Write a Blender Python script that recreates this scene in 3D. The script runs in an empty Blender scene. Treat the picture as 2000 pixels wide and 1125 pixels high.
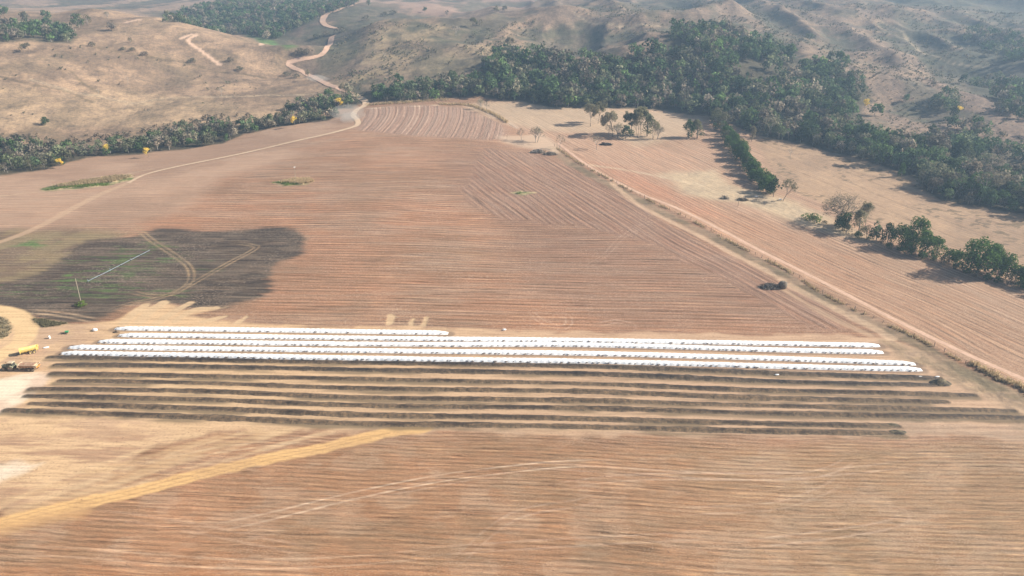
import bpy, bmesh, math, random
import numpy as np
from mathutils import Vector, Matrix

# ------------------------------------------------------------------ scene, camera, light
S = bpy.context.scene
C = S.collection
R = math.radians
PITCH, CAMZ, FPX = R(25.0), 120.0, 1351.0
cd = bpy.data.cameras.new('camera'); cam = bpy.data.objects.new('camera', cd); C.objects.link(cam)
cam.location = (0, 0, CAMZ); cam.rotation_euler = (R(90) - PITCH, 0, 0)
cd.sensor_width = 36; cd.lens = 36 * FPX / 2000; cd.clip_start = 0.5; cd.clip_end = 6000
S.camera = cam

SUN_EL, SUN_AZ = R(31), R(5)            # azimuth measured from +X towards +Y
W = bpy.data.worlds.new('World'); S.world = W; W.use_nodes = True
wn = W.node_tree.nodes; wl = W.node_tree.links
bg = wn['Background']; sky = wn.new('ShaderNodeTexSky'); sky.sky_type = 'NISHITA'; sky.sun_disc = False
sky.sun_elevation = SUN_EL; sky.sun_rotation = R(90) - SUN_AZ
sky.dust_density = 2.0; sky.air_density = 1.0
wl.new(sky.outputs[0], bg.inputs[0]); bg.inputs[1].default_value = 0.07
sd = bpy.data.lights.new('sun', 'SUN'); sun = bpy.data.objects.new('sun', sd); C.objects.link(sun)
sd.energy = 4.8; sd.angle = R(0.55); sd.color = (1.0, 0.945, 0.845)
tosun = Vector((math.cos(SUN_EL) * math.cos(SUN_AZ), math.cos(SUN_EL) * math.sin(SUN_AZ), math.sin(SUN_EL)))
sun.rotation_euler = tosun.to_track_quat('Z', 'Y').to_euler(); sun.location = (0, 0, 400)
S.view_settings.view_transform = 'Standard'; S.view_settings.look = 'None'
S.view_settings.exposure = 0.86; S.view_settings.gamma = 1
HAZE = 0.00025

rng = np.random.default_rng(11); random.seed(11)

# ------------------------------------------------------------------ noise
_perm = np.random.default_rng(5).random((512, 512))
def vnoise(x, y, seed=0):
    x = np.asarray(x, float) + seed * 37.7; y = np.asarray(y, float) + seed * 91.3
    xi = np.floor(x).astype(int); yi = np.floor(y).astype(int); fx = x - xi; fy = y - yi
    fx = fx * fx * (3 - 2 * fx); fy = fy * fy * (3 - 2 * fy)
    a = _perm[xi & 511, yi & 511]; b = _perm[(xi + 1) & 511, yi & 511]
    c = _perm[xi & 511, (yi + 1) & 511]; d = _perm[(xi + 1) & 511, (yi + 1) & 511]
    return (a + (b - a) * fx) * (1 - fy) + (c + (d - c) * fx) * fy
def fbm(x, y, o=4, seed=0):
    s = 0; a = 1; t = 0
    for i in range(o):
        s = s + a * vnoise(x * 2 ** i, y * 2 ** i, seed + i * 7); t += a; a *= .55
    return s / t
def sstep(a, b, x):
    t = np.clip((x - a) / (b - a), 0, 1); return t * t * (3 - 2 * t)

# ------------------------------------------------------------------ relief of the land
SP, CP = math.sin(PITCH), math.cos(PITCH)
def ray(u, v):
    a = (u - 1000) / FPX; b = (v - 562.5) / FPX
    return np.array([a, CP - b * SP, -SP - b * CP])
ctl = []
def kz(u, v, z):
    d = ray(u, v); t = (z - CAMZ) / d[2]; ctl.append((d[0] * t, d[1] * t, z))
def kY(u, v, Y):
    d = ray(u, v); t = Y / d[1]; ctl.append((d[0] * t, Y, CAMZ + t * d[2]))
def kw(x, y, z): ctl.append((x, y, z))
for x in (-500, -250, 0, 250, 500):
    for y in (-150, 50, 150): kw(x, y, 0)
for u in (0, 500, 1000, 1500, 2000):
    for v in (900, 690, 560, 460): kz(u, v, 0)
for u, v, z in [(0, 400, 1), (300, 400, 2), (700, 400, 3), (1100, 400, 3), (1400, 400, 2), (1700, 400, 1), (2000, 400, 0), (2300, 480, 0), (-300, 420, 0),
                (0, 345, 0), (250, 303, 1), (450, 270, 3), (350, 340, 4), (650, 300, 8), (950, 300, 8), (1200, 300, 7), (1450, 300, 5), (1700, 330, 2),
                (650, 240, 11), (720, 208, 13), (850, 205, 15), (980, 240, 13), (900, 245, 13), (1000, 197, 15), (1150, 240, 11), (1300, 240, 10), (1300, 215, 12), (1450, 262, 8), (1600, 290, 4)]:
    kz(u, v, z)
for u, v, Y in [(0, 270, 500), (200, 230, 560), (400, 215, 590), (600, 190, 640), (100, 150, 640), (300, 150, 700), (450, 170, 690), (150, 100, 720), (0, 130, 640), (-300, 130, 620), (-300, 50, 750),
                (100, 50, 820), (230, 22, 920), (340, 42, 890), (450, 66, 850), (560, 100, 790), (0, 40, 830), (620, 150, 740),
                (400, 25, 1200), (520, 60, 1050), (300, 2, 1500), (600, 2, 1450), (150, 6, 1450), (0, 6, 1400),
                (563, 125, 780), (640, 90, 860), (655, 58, 960), (632, 40, 1020), (665, 18, 1130), (730, 8, 1250), (740, 0, 1450),
                (730, 150, 690), (850, 110, 740), (930, 60, 850), (800, 50, 860), (740, 42, 900), (850, 8, 1300), (1000, 2, 1400),
                (1060, 17, 1000), (1100, 70, 850), (1200, 40, 900), (1000, 120, 730), (1200, 105, 730), (1280, 65, 820), (1250, 20, 1000), (1300, 2, 1250), (1150, 150, 640),
                (1400, 60, 740), (1350, 130, 640), (1500, 90, 740), (1600, 60, 900), (1500, 30, 950), (1650, 2, 1150), (1750, 60, 900), (1650, 110, 760), (1750, 130, 760), (1700, 220, 590),
                (1850, 200, 600), (1850, 100, 780), (2000, 100, 780), (2000, 250, 520), (1900, 320, 440), (1900, 2, 1100), (2300, 100, 760), (2300, 5, 1100), (2300, 300, 460), (1500, 180, 600)]:
    kY(u, v, Y)
for x, y, z in [(-520, 1010, 50), (-380, 960, 36), (-250, 880, 24), (-50, 1020, 46), (-150, 1050, 50), (-1300, 1900, 95), (-600, 1900, 92), (0, 1900, 95), (700, 1900, 100), (1500, 1900, 105), (-1600, 900, 70),
                (-1600, 300, 10), (1600, 300, 5), (1600, 900, 70)]: kw(x, y, z)
P = np.array(ctl)
def _U(r2): return np.where(r2 > 1e-9, 0.5 * r2 * np.log(r2 + 1e-12), 0)
SC = 500.0
q = P[:, :2] / SC; N = len(q)
K = _U(((q[:, None] - q[None]) ** 2).sum(-1)) + np.eye(N) * 2e-4
A = np.zeros((N + 3, N + 3)); A[:N, :N] = K; A[:N, N] = 1; A[:N, N + 1:] = q; A[N, :N] = 1; A[N + 1:, :N] = q.T
wts = np.linalg.solve(A, np.r_[P[:, 2], 0, 0, 0])
GX0, GY0, GS = -2000.0, -400.0, 5.0
gx = np.arange(GX0, 2001, GS); gy = np.arange(GY0, 2101, GS)
GXm, GYm = np.meshgrid(gx, gy)
H = np.zeros(GXm.shape); QX = GXm / SC; QY = GYm / SC
for i in range(N): H += wts[i] * _U((QX - q[i, 0]) ** 2 + (QY - q[i, 1]) ** 2)
H += wts[N] + wts[N + 1] * QX + wts[N + 2] * QY
def ground(x, y):
    fx = np.clip((np.asarray(x, float) - GX0) / GS, 0, len(gx) - 1.001); fy = np.clip((np.asarray(y, float) - GY0) / GS, 0, len(gy) - 1.001)
    i = fx.astype(int); j = fy.astype(int); a = fx - i; b = fy - j
    return (H[j, i] * (1 - a) + H[j, i + 1] * a) * (1 - b) + (H[j + 1, i] * (1 - a) + H[j + 1, i + 1] * a) * b
def hit(u, v):
    """world point where the sight line of photo position (u, v) meets the land"""
    d = ray(u, v); t = np.arange(60, 2400, 2.0)
    g = CAMZ + t * d[2] - ground(d[0] * t, d[1] * t)
    k = np.where(g < 0)[0]
    if len(k) == 0: k = [len(t) - 1]
    a, b = t[max(k[0] - 1, 0)], t[k[0]]
    for _ in range(14):
        m = (a + b) / 2
        if CAMZ + m * d[2] - ground(d[0] * m, d[1] * m) < 0: b = m
        else: a = m
    return d[0] * b, d[1] * b
def hits(pts): return np.array([hit(u, v) for u, v in pts])
def on(x, y, dz=0): return Vector((float(x), float(y), float(ground(x, y)) + dz))

def seg_dist(x, y, poly, closed=False):
    """distance to a polyline and position along it"""
    n = len(poly); best = np.full(x.shape, 1e9); al = np.zeros(x.shape); acc = 0.0
    for k in range(n if closed else n - 1):
        a = poly[k]; b = poly[(k + 1) % n]; d = b - a; L2 = d @ d + 1e-9; L = math.sqrt(L2)
        t = np.clip(((x - a[0]) * d[0] + (y - a[1]) * d[1]) / L2, 0, 1)
        r = np.hypot(x - a[0] - t * d[0], y - a[1] - t * d[1])
        m = r < best; best = np.where(m, r, best); al = np.where(m, acc + t * L, al); acc += L
    return best, al
def inside(x, y, poly):
    ins = np.zeros(x.shape, bool); n = len(poly)
    for k in range(n):
        x1, y1 = poly[k]; x2, y2 = poly[(k + 1) % n]
        if y1 == y2: continue
        c = ((y1 > y) != (y2 > y)) & (x < (x2 - x1) * (y - y1) / (y2 - y1) + x1); ins ^= c
    return ins
def region(x, y, poly, soft, wob=0, ws=20, seed=3):
    """0..1 mask of a polygon with a soft, wavy edge"""
    m = np.zeros(x.shape); pad = soft + wob + 2
    lo = poly.min(0) - pad; hi = poly.max(0) + pad
    k = np.where((x > lo[0]) & (x < hi[0]) & (y > lo[1]) & (y < hi[1]))
    if len(k[0]) == 0: return m
    xx = x[k]; yy = y[k]
    d = seg_dist(xx, yy, poly, True)[0]; d = np.where(inside(xx, yy, poly), d, -d)
    if wob: d = d + (fbm(xx / ws, yy / ws, 4, seed) - .5) * 2 * wob
    m[k] = sstep(-soft, soft, d); return m
def line(x, y, poly, w, soft, wob=0, ws=6, seed=4):
    m = np.zeros(x.shape); pad = w + soft + wob + 1
    lo = poly.min(0) - pad; hi = poly.max(0) + pad
    k = np.where((x > lo[0]) & (x < hi[0]) & (y > lo[1]) & (y < hi[1]))
    if len(k[0]) == 0: return m
    xx = x[k]; yy = y[k]; d = seg_dist(xx, yy, poly)[0]
    if wob: d = d + (fbm(xx / ws, yy / ws, 3, seed) - .5) * 2 * wob
    m[k] = 1 - sstep(w - soft, w + soft, d); return m
def smooth(poly, n=8):
    p = np.asarray(poly, float)
    if len(p) < 3: 
        return np.array([p[0] + (p[1] - p[0]) * t for t in np.linspace(0, 1, n + 1)])
    e = np.vstack([2 * p[0] - p[1], p, 2 * p[-1] - p[-2]]); out = []
    for i in range(1, len(e) - 2):
        for t in np.arange(n) / n:
            a, b, c, d = e[i - 1], e[i], e[i + 1], e[i + 2]
            out.append(.5 * (2 * b + (c - a) * t + (2 * a - 5 * b + 4 * c - d) * t * t + (3 * b - a - 3 * c + d) * t ** 3))
    out.append(p[-1]); return np.array(out)

# rougher relief on the hills, none on the tilled land
edge = hits([(-60, 350), (0, 338), (170, 303), (330, 292), (450, 262), (560, 240), (680, 206), (730, 197), (900, 194), (1000, 195), (1150, 208), (1300, 213), (1400, 225), (1500, 262), (1700, 318), (1800, 350), (2000, 412)])
fieldpoly = np.vstack([[-1900, edge[0][1]], edge, [1900, edge[-1][1]], [1900, -390], [-1900, -390]])
hm = 1 - region(GXm, GYm, fieldpoly, 30)
def ridged(x, y, o, seed):
    s = 0; a = 1; t = 0
    for i in range(o):
        s = s + a * (1 - np.abs(2 * vnoise(x * 2 ** i, y * 2 ** i, seed + 5 * i) - 1)); t += a; a *= .5
    return s / t
far = sstep(450, 800, GYm)
rightslope = sstep(120, 420, GXm)
wx = GXm + 18 * (fbm(GXm / 60, GYm / 60, 2, 9) - .5)
cenR = sstep(-120, 0, GXm)
H += hm * ((ridged(wx / 130, GYm / 240, 3, 2) - .6) * (10 + 28 * cenR) * (.25 + .75 * far) + (fbm(GXm / 30, GYm / 30, 4, 6) - .5) * (3.0 + 1.5 * cenR))
H = np.minimum(H, 112)

# ------------------------------------------------------------------ helpers for objects
def tag(o, label=None, cat=None, group=None, kind=None):
    if label: o['label'] = label
    if cat: o['category'] = cat
    if group: o['group'] = group
    if kind: o['kind'] = kind
    return o
def empty(name, loc, rz=0, **k):
    o = bpy.data.objects.new(name, None); C.objects.link(o); o.location = loc; o.rotation_euler = (0, 0, rz)
    o.empty_display_size = .5
    return tag(o, **k)
def mesh_np(name, v, quads=None, tris=None, smooth_=False):
    me = bpy.data.meshes.new(name); v = np.asarray(v, np.float32)
    me.vertices.add(len(v)); me.vertices.foreach_set('co', v.ravel())
    loops = []; tot = []
    if quads is not None and len(quads): loops.append(np.asarray(quads).ravel()); tot.append(np.full(len(quads), 4))
    if tris is not None and len(tris): loops.append(np.asarray(tris).ravel()); tot.append(np.full(len(tris), 3))
    loops = np.concatenate(loops).astype(np.int32); tot = np.concatenate(tot).astype(np.int32)
    me.loops.add(len(loops)); me.loops.foreach_set('vertex_index', loops)
    me.polygons.add(len(tot)); st = np.r_[0, np.cumsum(tot)[:-1]].astype(np.int32)
    me.polygons.foreach_set('loop_start', st); me.polygons.foreach_set('loop_total', tot)
    if smooth_: me.polygons.foreach_set('use_smooth', np.ones(len(tot), bool))
    me.update(calc_edges=True); return me
def obj(name, me, mat=None, parent=None):
    o = bpy.data.objects.new(name, me); C.objects.link(o)
    if mat and len(me.materials) == 0: me.materials.append(mat)
    if parent: o.parent = parent
    return o
def col_attr(me, name, rgb):
    a = me.color_attributes.new(name, 'FLOAT_COLOR', 'POINT')
    a.data.foreach_set('color', np.c_[rgb, np.ones(len(rgb))].astype(np.float32).ravel())
class MB:
    """collects boxes, tubes and lathes and makes ONE mesh of them"""
    def __init__(s): s.v = []; s.f = []; s.n = 0
    def add(s, v, f):
        s.v.append(np.asarray(v, float)); s.f += [tuple(i + s.n for i in q) for q in f]; s.n += len(v)
    def box(s, c, d, rz=0, bev=0, taper=1.0):
        x, y, z = np.array(d) / 2; t = taper
        v = np.array([(-x, -y, -z), (x, -y, -z), (x, y, -z), (-x, y, -z), (-x * t, -y * t, z), (x * t, -y * t, z), (x * t, y * t, z), (-x * t, y * t, z)])
        if rz: cs, sn = math.cos(rz), math.sin(rz); v[:, :2] = np.c_[v[:, 0] * cs - v[:, 1] * sn, v[:, 0] * sn + v[:, 1] * cs]
        s.add(v + np.array(c), [(0, 3, 2, 1), (4, 5, 6, 7), (0, 1, 5, 4), (1, 2, 6, 5), (2, 3, 7, 6), (3, 0, 4, 7)]); return s
    def tube(s, pts, rad, n=6, cap=True):
        pts = [Vector(p) for p in pts]; rad = [rad] * len(pts) if np.isscalar(rad) else rad; vs = []
        for i, p in enumerate(pts):
            d = (pts[min(i + 1, len(pts) - 1)] - pts[max(i - 1, 0)])
            d = d.normalized() if d.length > 1e-6 else Vector((0, 0, 1))
            a = d.cross(Vector((0, 0, 1)) if abs(d.z) < .95 else Vector((1, 0, 0))).normalized(); b = d.cross(a)
            for k in range(n):
                t = 2 * math.pi * k / n; vs.append(p + (a * math.cos(t) + b * math.sin(t)) * rad[i])
        f = [(i * n + k, i * n + (k + 1) % n, (i + 1) * n + (k + 1) % n, (i + 1) * n + k) for i in range(len(pts) - 1) for k in range(n)]
        if cap: f += [tuple(range(n))[::-1], tuple(range((len(pts) - 1) * n, len(pts) * n))]
        s.add([tuple(x) for x in vs], f); return s
    def prism(s, prof, x0, x1):
        """profile in (y, z) drawn along x"""
        n = len(prof); v = [(x0, y, z) for y, z in prof] + [(x1, y, z) for y, z in prof]
        s.add(v, [(k, (k + 1) % n, n + (k + 1) % n, n + k) for k in range(n)] + [tuple(range(n))[::-1], tuple(range(n, 2 * n))]); return s
    def mesh(s, name, sm=False):
        me = bpy.data.meshes.new(name); me.from_pydata(np.vstack(s.v).tolist(), [], s.f); me.update()
        if sm: me.polygons.foreach_set('use_smooth', np.ones(len(me.polygons), bool))
        return me
    def build(s, name, mat, parent=None, sm=False): return obj(name, s.mesh(name, sm), mat, parent)

# ------------------------------------------------------------------ materials
def new_mat(name):
    m = bpy.data.materials.new(name); m.use_nodes = True; nt = m.node_tree; nt.nodes.clear()
    out = nt.nodes.new('ShaderNodeOutputMaterial'); return m, nt, out
def N_(nt, t, **k):
    n = nt.nodes.new(t)
    for a, b in k.items(): setattr(n, a, b)
    return n
def noise(nt, vec, scale, detail=4, rough=.6, dist=0):
    n = N_(nt, 'ShaderNodeTexNoise'); n.inputs['Scale'].default_value = scale; n.inputs['Detail'].default_value = detail
    n.inputs['Roughness'].default_value = rough; n.inputs['Distortion'].default_value = dist
    if vec is not None: nt.links.new(vec, n.inputs['Vector'])
    return n.outputs['Fac']
def ramp(nt, fac, stops):
    n = N_(nt, 'ShaderNodeValToRGB'); e = n.color_ramp.elements
    while len(e) < len(stops): e.new(.5)
    for i, (p, c) in enumerate(stops): e[i].position = p; e[i].color = (c if len(c) == 4 else (*c, 1)) if not np.isscalar(c) else (c, c, c, 1)
    nt.links.new(fac, n.inputs[0]); return n.outputs[0]
def mix(nt, a, b, f, mode='MIX'):
    n = N_(nt, 'ShaderNodeMix', data_type='RGBA', blend_type=mode)
    for s, x in ((0, f), (6, a), (7, b)):
        if hasattr(x, 'links') or hasattr(x, 'is_output'): nt.links.new(x, n.inputs[s])
        else: n.inputs[s].default_value = x if s == 0 else (*x, 1)
    return n.outputs[2]
def mth(nt, op, a, b=None, clamp=False):
    n = N_(nt, 'ShaderNodeMath', operation=op, use_clamp=clamp)
    for s, x in ((0, a), (1, b)):
        if x is None: continue
        if hasattr(x, 'is_output'): nt.links.new(x, n.inputs[s])
        else: n.inputs[s].default_value = x
    return n.outputs[0]
def mapping(nt, vec, sc, rot=(0, 0, 0)):
    n = N_(nt, 'ShaderNodeMapping'); n.inputs['Scale'].default_value = sc; n.inputs['Rotation'].default_value = rot
    nt.links.new(vec, n.inputs[0]); return n.outputs[0]
def plain(name, rgb, rough=.8, var=.25, scale=3, metal=0, dirt=None, bump=0, randobj=0):
    m, nt, out = new_mat(name); b = N_(nt, 'ShaderNodeBsdfPrincipled'); tc = N_(nt, 'ShaderNodeTexCoord')
    f = noise(nt, tc.outputs['Object'], scale, 5)
    c = mix(nt, tuple(x * (1 - var) for x in rgb), tuple(min(1, x * (1 + var)) for x in rgb), f)
    if dirt:
        g = noise(nt, tc.outputs['Object'], scale * .6, 6, .7); g = ramp(nt, g, [(.42, 0), (.62, 1)]); c = mix(nt, c, dirt, mth(nt, 'MULTIPLY', g, .75))
    if randobj:
        oi = N_(nt, 'ShaderNodeObjectInfo'); h = mth(nt, 'ADD', mth(nt, 'MULTIPLY', oi.outputs['Random'], randobj * 2), 1 - randobj)
        v = N_(nt, 'ShaderNodeHueSaturation'); nt.links.new(h, v.inputs['Value']); nt.links.new(c, v.inputs['Color']); c = v.outputs[0]
    nt.links.new(c, b.inputs['Base Color']); b.inputs['Roughness'].default_value = rough; b.inputs['Metallic'].default_value = metal
    if bump:
        bp = N_(nt, 'ShaderNodeBump'); bp.inputs['Strength'].default_value = .6; bp.inputs['Distance'].default_value = bump
        nt.links.new(noise(nt, tc.outputs['Object'], scale * 2, 5), bp.inputs['Height']); nt.links.new(bp.outputs[0], b.inputs['Normal'])
    nt.links.new(b.outputs[0], out.inputs[0]); return m

# the land: base colour from a map of the soils, fine grain from streaked noise running with the rows
def land_material():
    m, nt, out = new_mat('soil_and_grass'); L = nt.links
    base = N_(nt, 'ShaderNodeAttribute', attribute_name='soil').outputs['Color']
    row = N_(nt, 'ShaderNodeAttribute', attribute_name='rows').outputs['Vector']
    wt = N_(nt, 'ShaderNodeAttribute', attribute_name='weights').outputs['Vector']
    sep = N_(nt, 'ShaderNodeSeparateXYZ'); L.new(wt, sep.inputs[0]); tilled, grass, sand = sep.outputs
    geo = N_(nt, 'ShaderNodeNewGeometry').outputs['Position']
    # tilled: streaks along the rows at several widths
    s1 = noise(nt, mapping(nt, row, (.05, .55, 1)), 1, 4, .65)
    s2 = noise(nt, mapping(nt, row, (.28, 1.5, 1)), 1, 5, .7)
    s3 = noise(nt, mapping(nt, row, (1.1, 3.0, 1)), 1, 3, .75)
    st = mth(nt, 'ADD', mth(nt, 'ADD', mth(nt, 'MULTIPLY', s1, .32), mth(nt, 'MULTIPLY', s2, .40)), mth(nt, 'MULTIPLY', s3, .28))
    stc = ramp(nt, st, [(.33, (.52, .51, .50)), (.45, (.86, .85, .84)), (.53, (1.03, 1.03, 1.03)), (.65, (1.36, 1.40, 1.40))])
    # thin furrow lines, broken along their length
    f1 = noise(nt, mapping(nt, row, (.022, .85, 1)), 1, 4, .6, .5); f2 = noise(nt, mapping(nt, row, (.06, .25, 1)), 1, 4, .6)
    fline = ramp(nt, f1, [(.38, (.55, .53, .51)), (.44, (1, 1, 1)), (.56, (1, 1, 1)), (.61, (1.38, 1.38, 1.34))]); stc = mix(nt, stc, mix(nt, (1, 1, 1), fline, ramp(nt, f2, [(.35, 0), (.6, 1)])), 1.0, 'MULTIPLY')
    fg = noise(nt, mapping(nt, row, (2.6, 5.5, 1)), 1, 2, .8); stc = mix(nt, stc, ramp(nt, fg, [(.36, (.50, .48, .46)), (.47, (.95, .95, .95)), (.56, (1.06, 1.06, 1.06)), (.66, (1.75, 1.75, 1.7))]), 1.0, 'MULTIPLY')
    hs = noise(nt, mapping(nt, row, (.03, .35, 1)), 1.3, 5, .7); stc = mix(nt, stc, ramp(nt, hs, [(.36, (1.05, .97, .92)), (.5, (1, 1, 1)), (.64, (.94, .99, 1.02))]), 1.0, 'MULTIPLY')
    sr = N_(nt, 'ShaderNodeSeparateXYZ'); L.new(row, sr.inputs[0]); ph = mth(nt, 'MULTIPLY', noise(nt, mapping(nt, row, (.012, .06, 1)), 1, 4, .6), 9.0)
    fw = mth(nt, 'SINE', mth(nt, 'ADD', mth(nt, 'MULTIPLY', sr.outputs[1], 2.25), ph)); fa = ramp(nt, noise(nt, mapping(nt, row, (.02, .12, 1)), 1.7, 4, .7), [(.36, 0), (.6, 1)])
    fwc = ramp(nt, mth(nt, 'ADD', mth(nt, 'MULTIPLY', fw, .5), .5), [(.0, (.70, .68, .66)), (.45, (1, 1, 1)), (1, (1.16, 1.16, 1.15))]); stc = mix(nt, stc, mix(nt, (1, 1, 1), fwc, fa), 1.0, 'MULTIPLY')
    # straw flecks
    fl = noise(nt, mapping(nt, row, (.8, 2.6, 1)), 1, 6, .8); fl = ramp(nt, fl, [(.55, 0), (.60, 1)])
    big = noise(nt, geo, .035, 5, .65)
    fl2 = mth(nt, 'MULTIPLY', fl, ramp(nt, big, [(.42, .15), (.62, .8)]))
    tl = mix(nt, base, stc, tilled, 'MULTIPLY')
    tl = mix(nt, tl, (.66, .50, .37), mth(nt, 'MULTIPLY', mth(nt, 'MULTIPLY', fl2, tilled), .8))
    # grass / scrub mottling
    g1 = noise(nt, geo, .09, 7, .72); g2 = noise(nt, geo, .42, 5, .78)
    gc = ramp(nt, mth(nt, 'ADD', mth(nt, 'MULTIPLY', g1, .5), mth(nt, 'MULTIPLY', g2, .5)), [(.32, (.30, .32, .34)), (.45, (.76, .77, .78)), (.53, (1.06, 1.05, 1.0)), (.66, (1.55, 1.5, 1.35))])
    gr = mix(nt, tl, gc, grass, 'MULTIPLY')
    # bare sand: faint wheel-drawn grain
    d1 = noise(nt, mapping(nt, row, (.05, .8, 1)), 1, 5, .65); d2 = noise(nt, geo, 1.3, 5, .7)
    dc = ramp(nt, mth(nt, 'ADD', mth(nt, 'MULTIPLY', d1, .6), mth(nt, 'MULTIPLY', d2, .4)), [(.36, (.66, .63, .60)), (.48, (.97, .96, .95)), (.60, (1.18, 1.18, 1.16))])
    cl = mix(nt, gr, dc, sand, 'MULTIPLY')
    b = N_(nt, 'ShaderNodeBsdfPrincipled'); b.inputs['Roughness'].default_value = .95; b.inputs['Specular IOR Level'].default_value = .15
    L.new(cl, b.inputs['Base Color'])
    bp = N_(nt, 'ShaderNodeBump'); bp.inputs['Strength'].default_value = .8; bp.inputs['Distance'].default_value = .35
    hgt = mth(nt, 'ADD', mth(nt, 'MULTIPLY', st, mth(nt, 'ADD', tilled, .15)), mth(nt, 'MULTIPLY', g2, mth(nt, 'MULTIPLY', grass, 1.8)))
    L.new(hgt, bp.inputs['Height']); L.new(bp.outputs[0], b.inputs['Normal'])
    L.new(b.outputs[0], out.inputs[0]); return m
M_land = land_material()

# ------------------------------------------------------------------ ground sheet
def rows_y():
    ys = [-300, -200, -100, 0, 40, 65, 80]
    v = 1180.0                                # rows follow the shrinking of detail with distance
    vv = np.concatenate([np.arange(1180, 430, -1.45), np.arange(430, 60, -1.35), np.arange(60, -40, -1.5)])
    b = (vv - 562.5) / FPX; dy = CP - b * SP; dz = -SP - b * CP
    dz = np.minimum(dz, -.02); Y = -CAMZ * dy / dz
    Y = Y[(Y > 88) & (Y < 2090)]
    # cap the steps so that the hills (nearer than flat land would be) stay fine
    out = [Y[0]]
    tgt = Y[-1]
    for a in Y[1:]:
        st = a - out[-1]; mx = .010 * out[-1]**.93 if out[-1] < 1100 else 12
        mx = max(mx, .3)
        while st > mx * 1.001: out.append(out[-1] + mx); st = a - out[-1]
        if a > out[-1] + .15: out.append(a)
    out = [y for y in out if y < 1900] + list(np.linspace(1900, 2095, 10))
    return np.array(ys + out)
ry = rows_y()
NC = 1000
c = np.linspace(-1, 1, NC); cc = np.sign(c) * np.where(np.abs(c) < .9, np.abs(c) / .9, 1 + ((np.abs(c) - .9) / .1) ** 1.5 * 1.2)
half = 118 + .66 * np.maximum(ry, 60)
X = cc[None, :] * half[:, None]; X = np.clip(X, -1995, 1995); Y = np.repeat(ry[:, None], NC, 1)
x = X.ravel(); y = Y.ravel()
print('ground verts', len(x), 'rows', len(ry))
z = ground(x, y)

def HP(pts): return hits(pts)
colr = np.zeros((len(x), 3)); tilled = np.ones(len(x)); grass = np.zeros(len(x)); sandw = np.zeros(len(x))
n1 = fbm(x / 45, y / 45, 5, 1); n2 = fbm(x / 14, y / 9, 4, 2); n3 = fbm(x / 120, y / 120, 3, 8); n4 = fbm(x / 60, y / 6, 4, 12)
def paint(m, rgb, t=None, g=None, s=None):
    global colr, tilled, grass, sandw
    rgb = np.asarray(rgb, float); m1 = m[:, None]; colr = colr * (1 - m1) + rgb * m1
    if t is not None: tilled = tilled * (1 - m) + t * m
    if g is not None: grass = grass * (1 - m) + g * m
    if s is not None: sandw = sandw * (1 - m) + s * m
def lerp(a, b, t): return np.asarray(a) * (1 - t[:, None]) + np.asarray(b) * t[:, None]
# tilled main field: reddish brown, paler uphill, patchy
colr[:] = lerp((.335, .180, .106), (.26, .152, .092), sstep(.35, .65, n1))
paint(sstep(330, 520, y) * .7, lerp((.37, .222, .142), (.33, .187, .115), sstep(.4, .6, n1)))
paint(sstep(.5, .7, n4) * .45, (.36, .24, .165))
paint(sstep(.55, .75, n3) * .4, (.24, .145, .09))
# nearest field
near = 1 - sstep(150, 163, y + (n2 - .5) * 10)
paint(near, lerp(lerp((.40, .215, .118), (.31, .172, .094), sstep(.35, .65, n1)), (.32, .198, .112), sstep(-10, 70, x + (n3 - .5) * 60)))
paint(near * sstep(.46, .62, fbm(x / 10, y / 7, 5, 400)) * .3, (.44, .31, .21)); paint(near * sstep(.52, .66, fbm(x / 22, y / 16, 4, 401)) * .35, (.24, .155, .088))
paint(near * (1 - sstep(100, 122, y + (n1 - .5) * 22)) * (1 - sstep(-30, 30, x)) * .8, (.50, .205, .08))
def reg(pts, soft, wob=0, ws=20, seed=3, sm=0):
    p = HP(pts); p = smooth(np.vstack([p, p[:1]]), sm)[:-1] if sm else p
    return region(x, y, p, soft, wob, ws, seed)
def ln(pts, w, soft=.5, wob=0, ws=6, seed=4, sm=6): return line(x, y, smooth(HP(pts), sm), w, soft, wob, ws, seed)
def twin(pts, rgb, gap=1.9, w=.45, k=.8, soft=.35, sand=.4):
    p = smooth(HP(pts), 6)
    d, al = seg_dist(x, y, p); L_ = np.hypot(*(p[1:] - p[:-1]).T).sum(); okk = (al > .05) & (al < L_ - .05); m = okk * (1 - sstep(w - soft, w + soft, np.abs(d - gap / 2) + (n2 - .5) * .3)) * sstep(0, 14, al) * sstep(0, 14, L_ - al)
    paint(m * k * (.55 + .45 * sstep(.35, .6, fbm(x / 5, y / 5, 2, 31))), rgb, s=sand)
# left part of the big field, paler
paint(reg([(-80, 345), (0, 338), (170, 303), (330, 292), (450, 262), (560, 240), (690, 212), (700, 245), (560, 285), (600, 300), (430, 345), (380, 400), (250, 440), (100, 445), (-80, 470)], 9, 8, 30) * .85,
      lerp((.41, .268, .18), (.335, .212, .14), sstep(.35, .65, n1)), t=.55)
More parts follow.
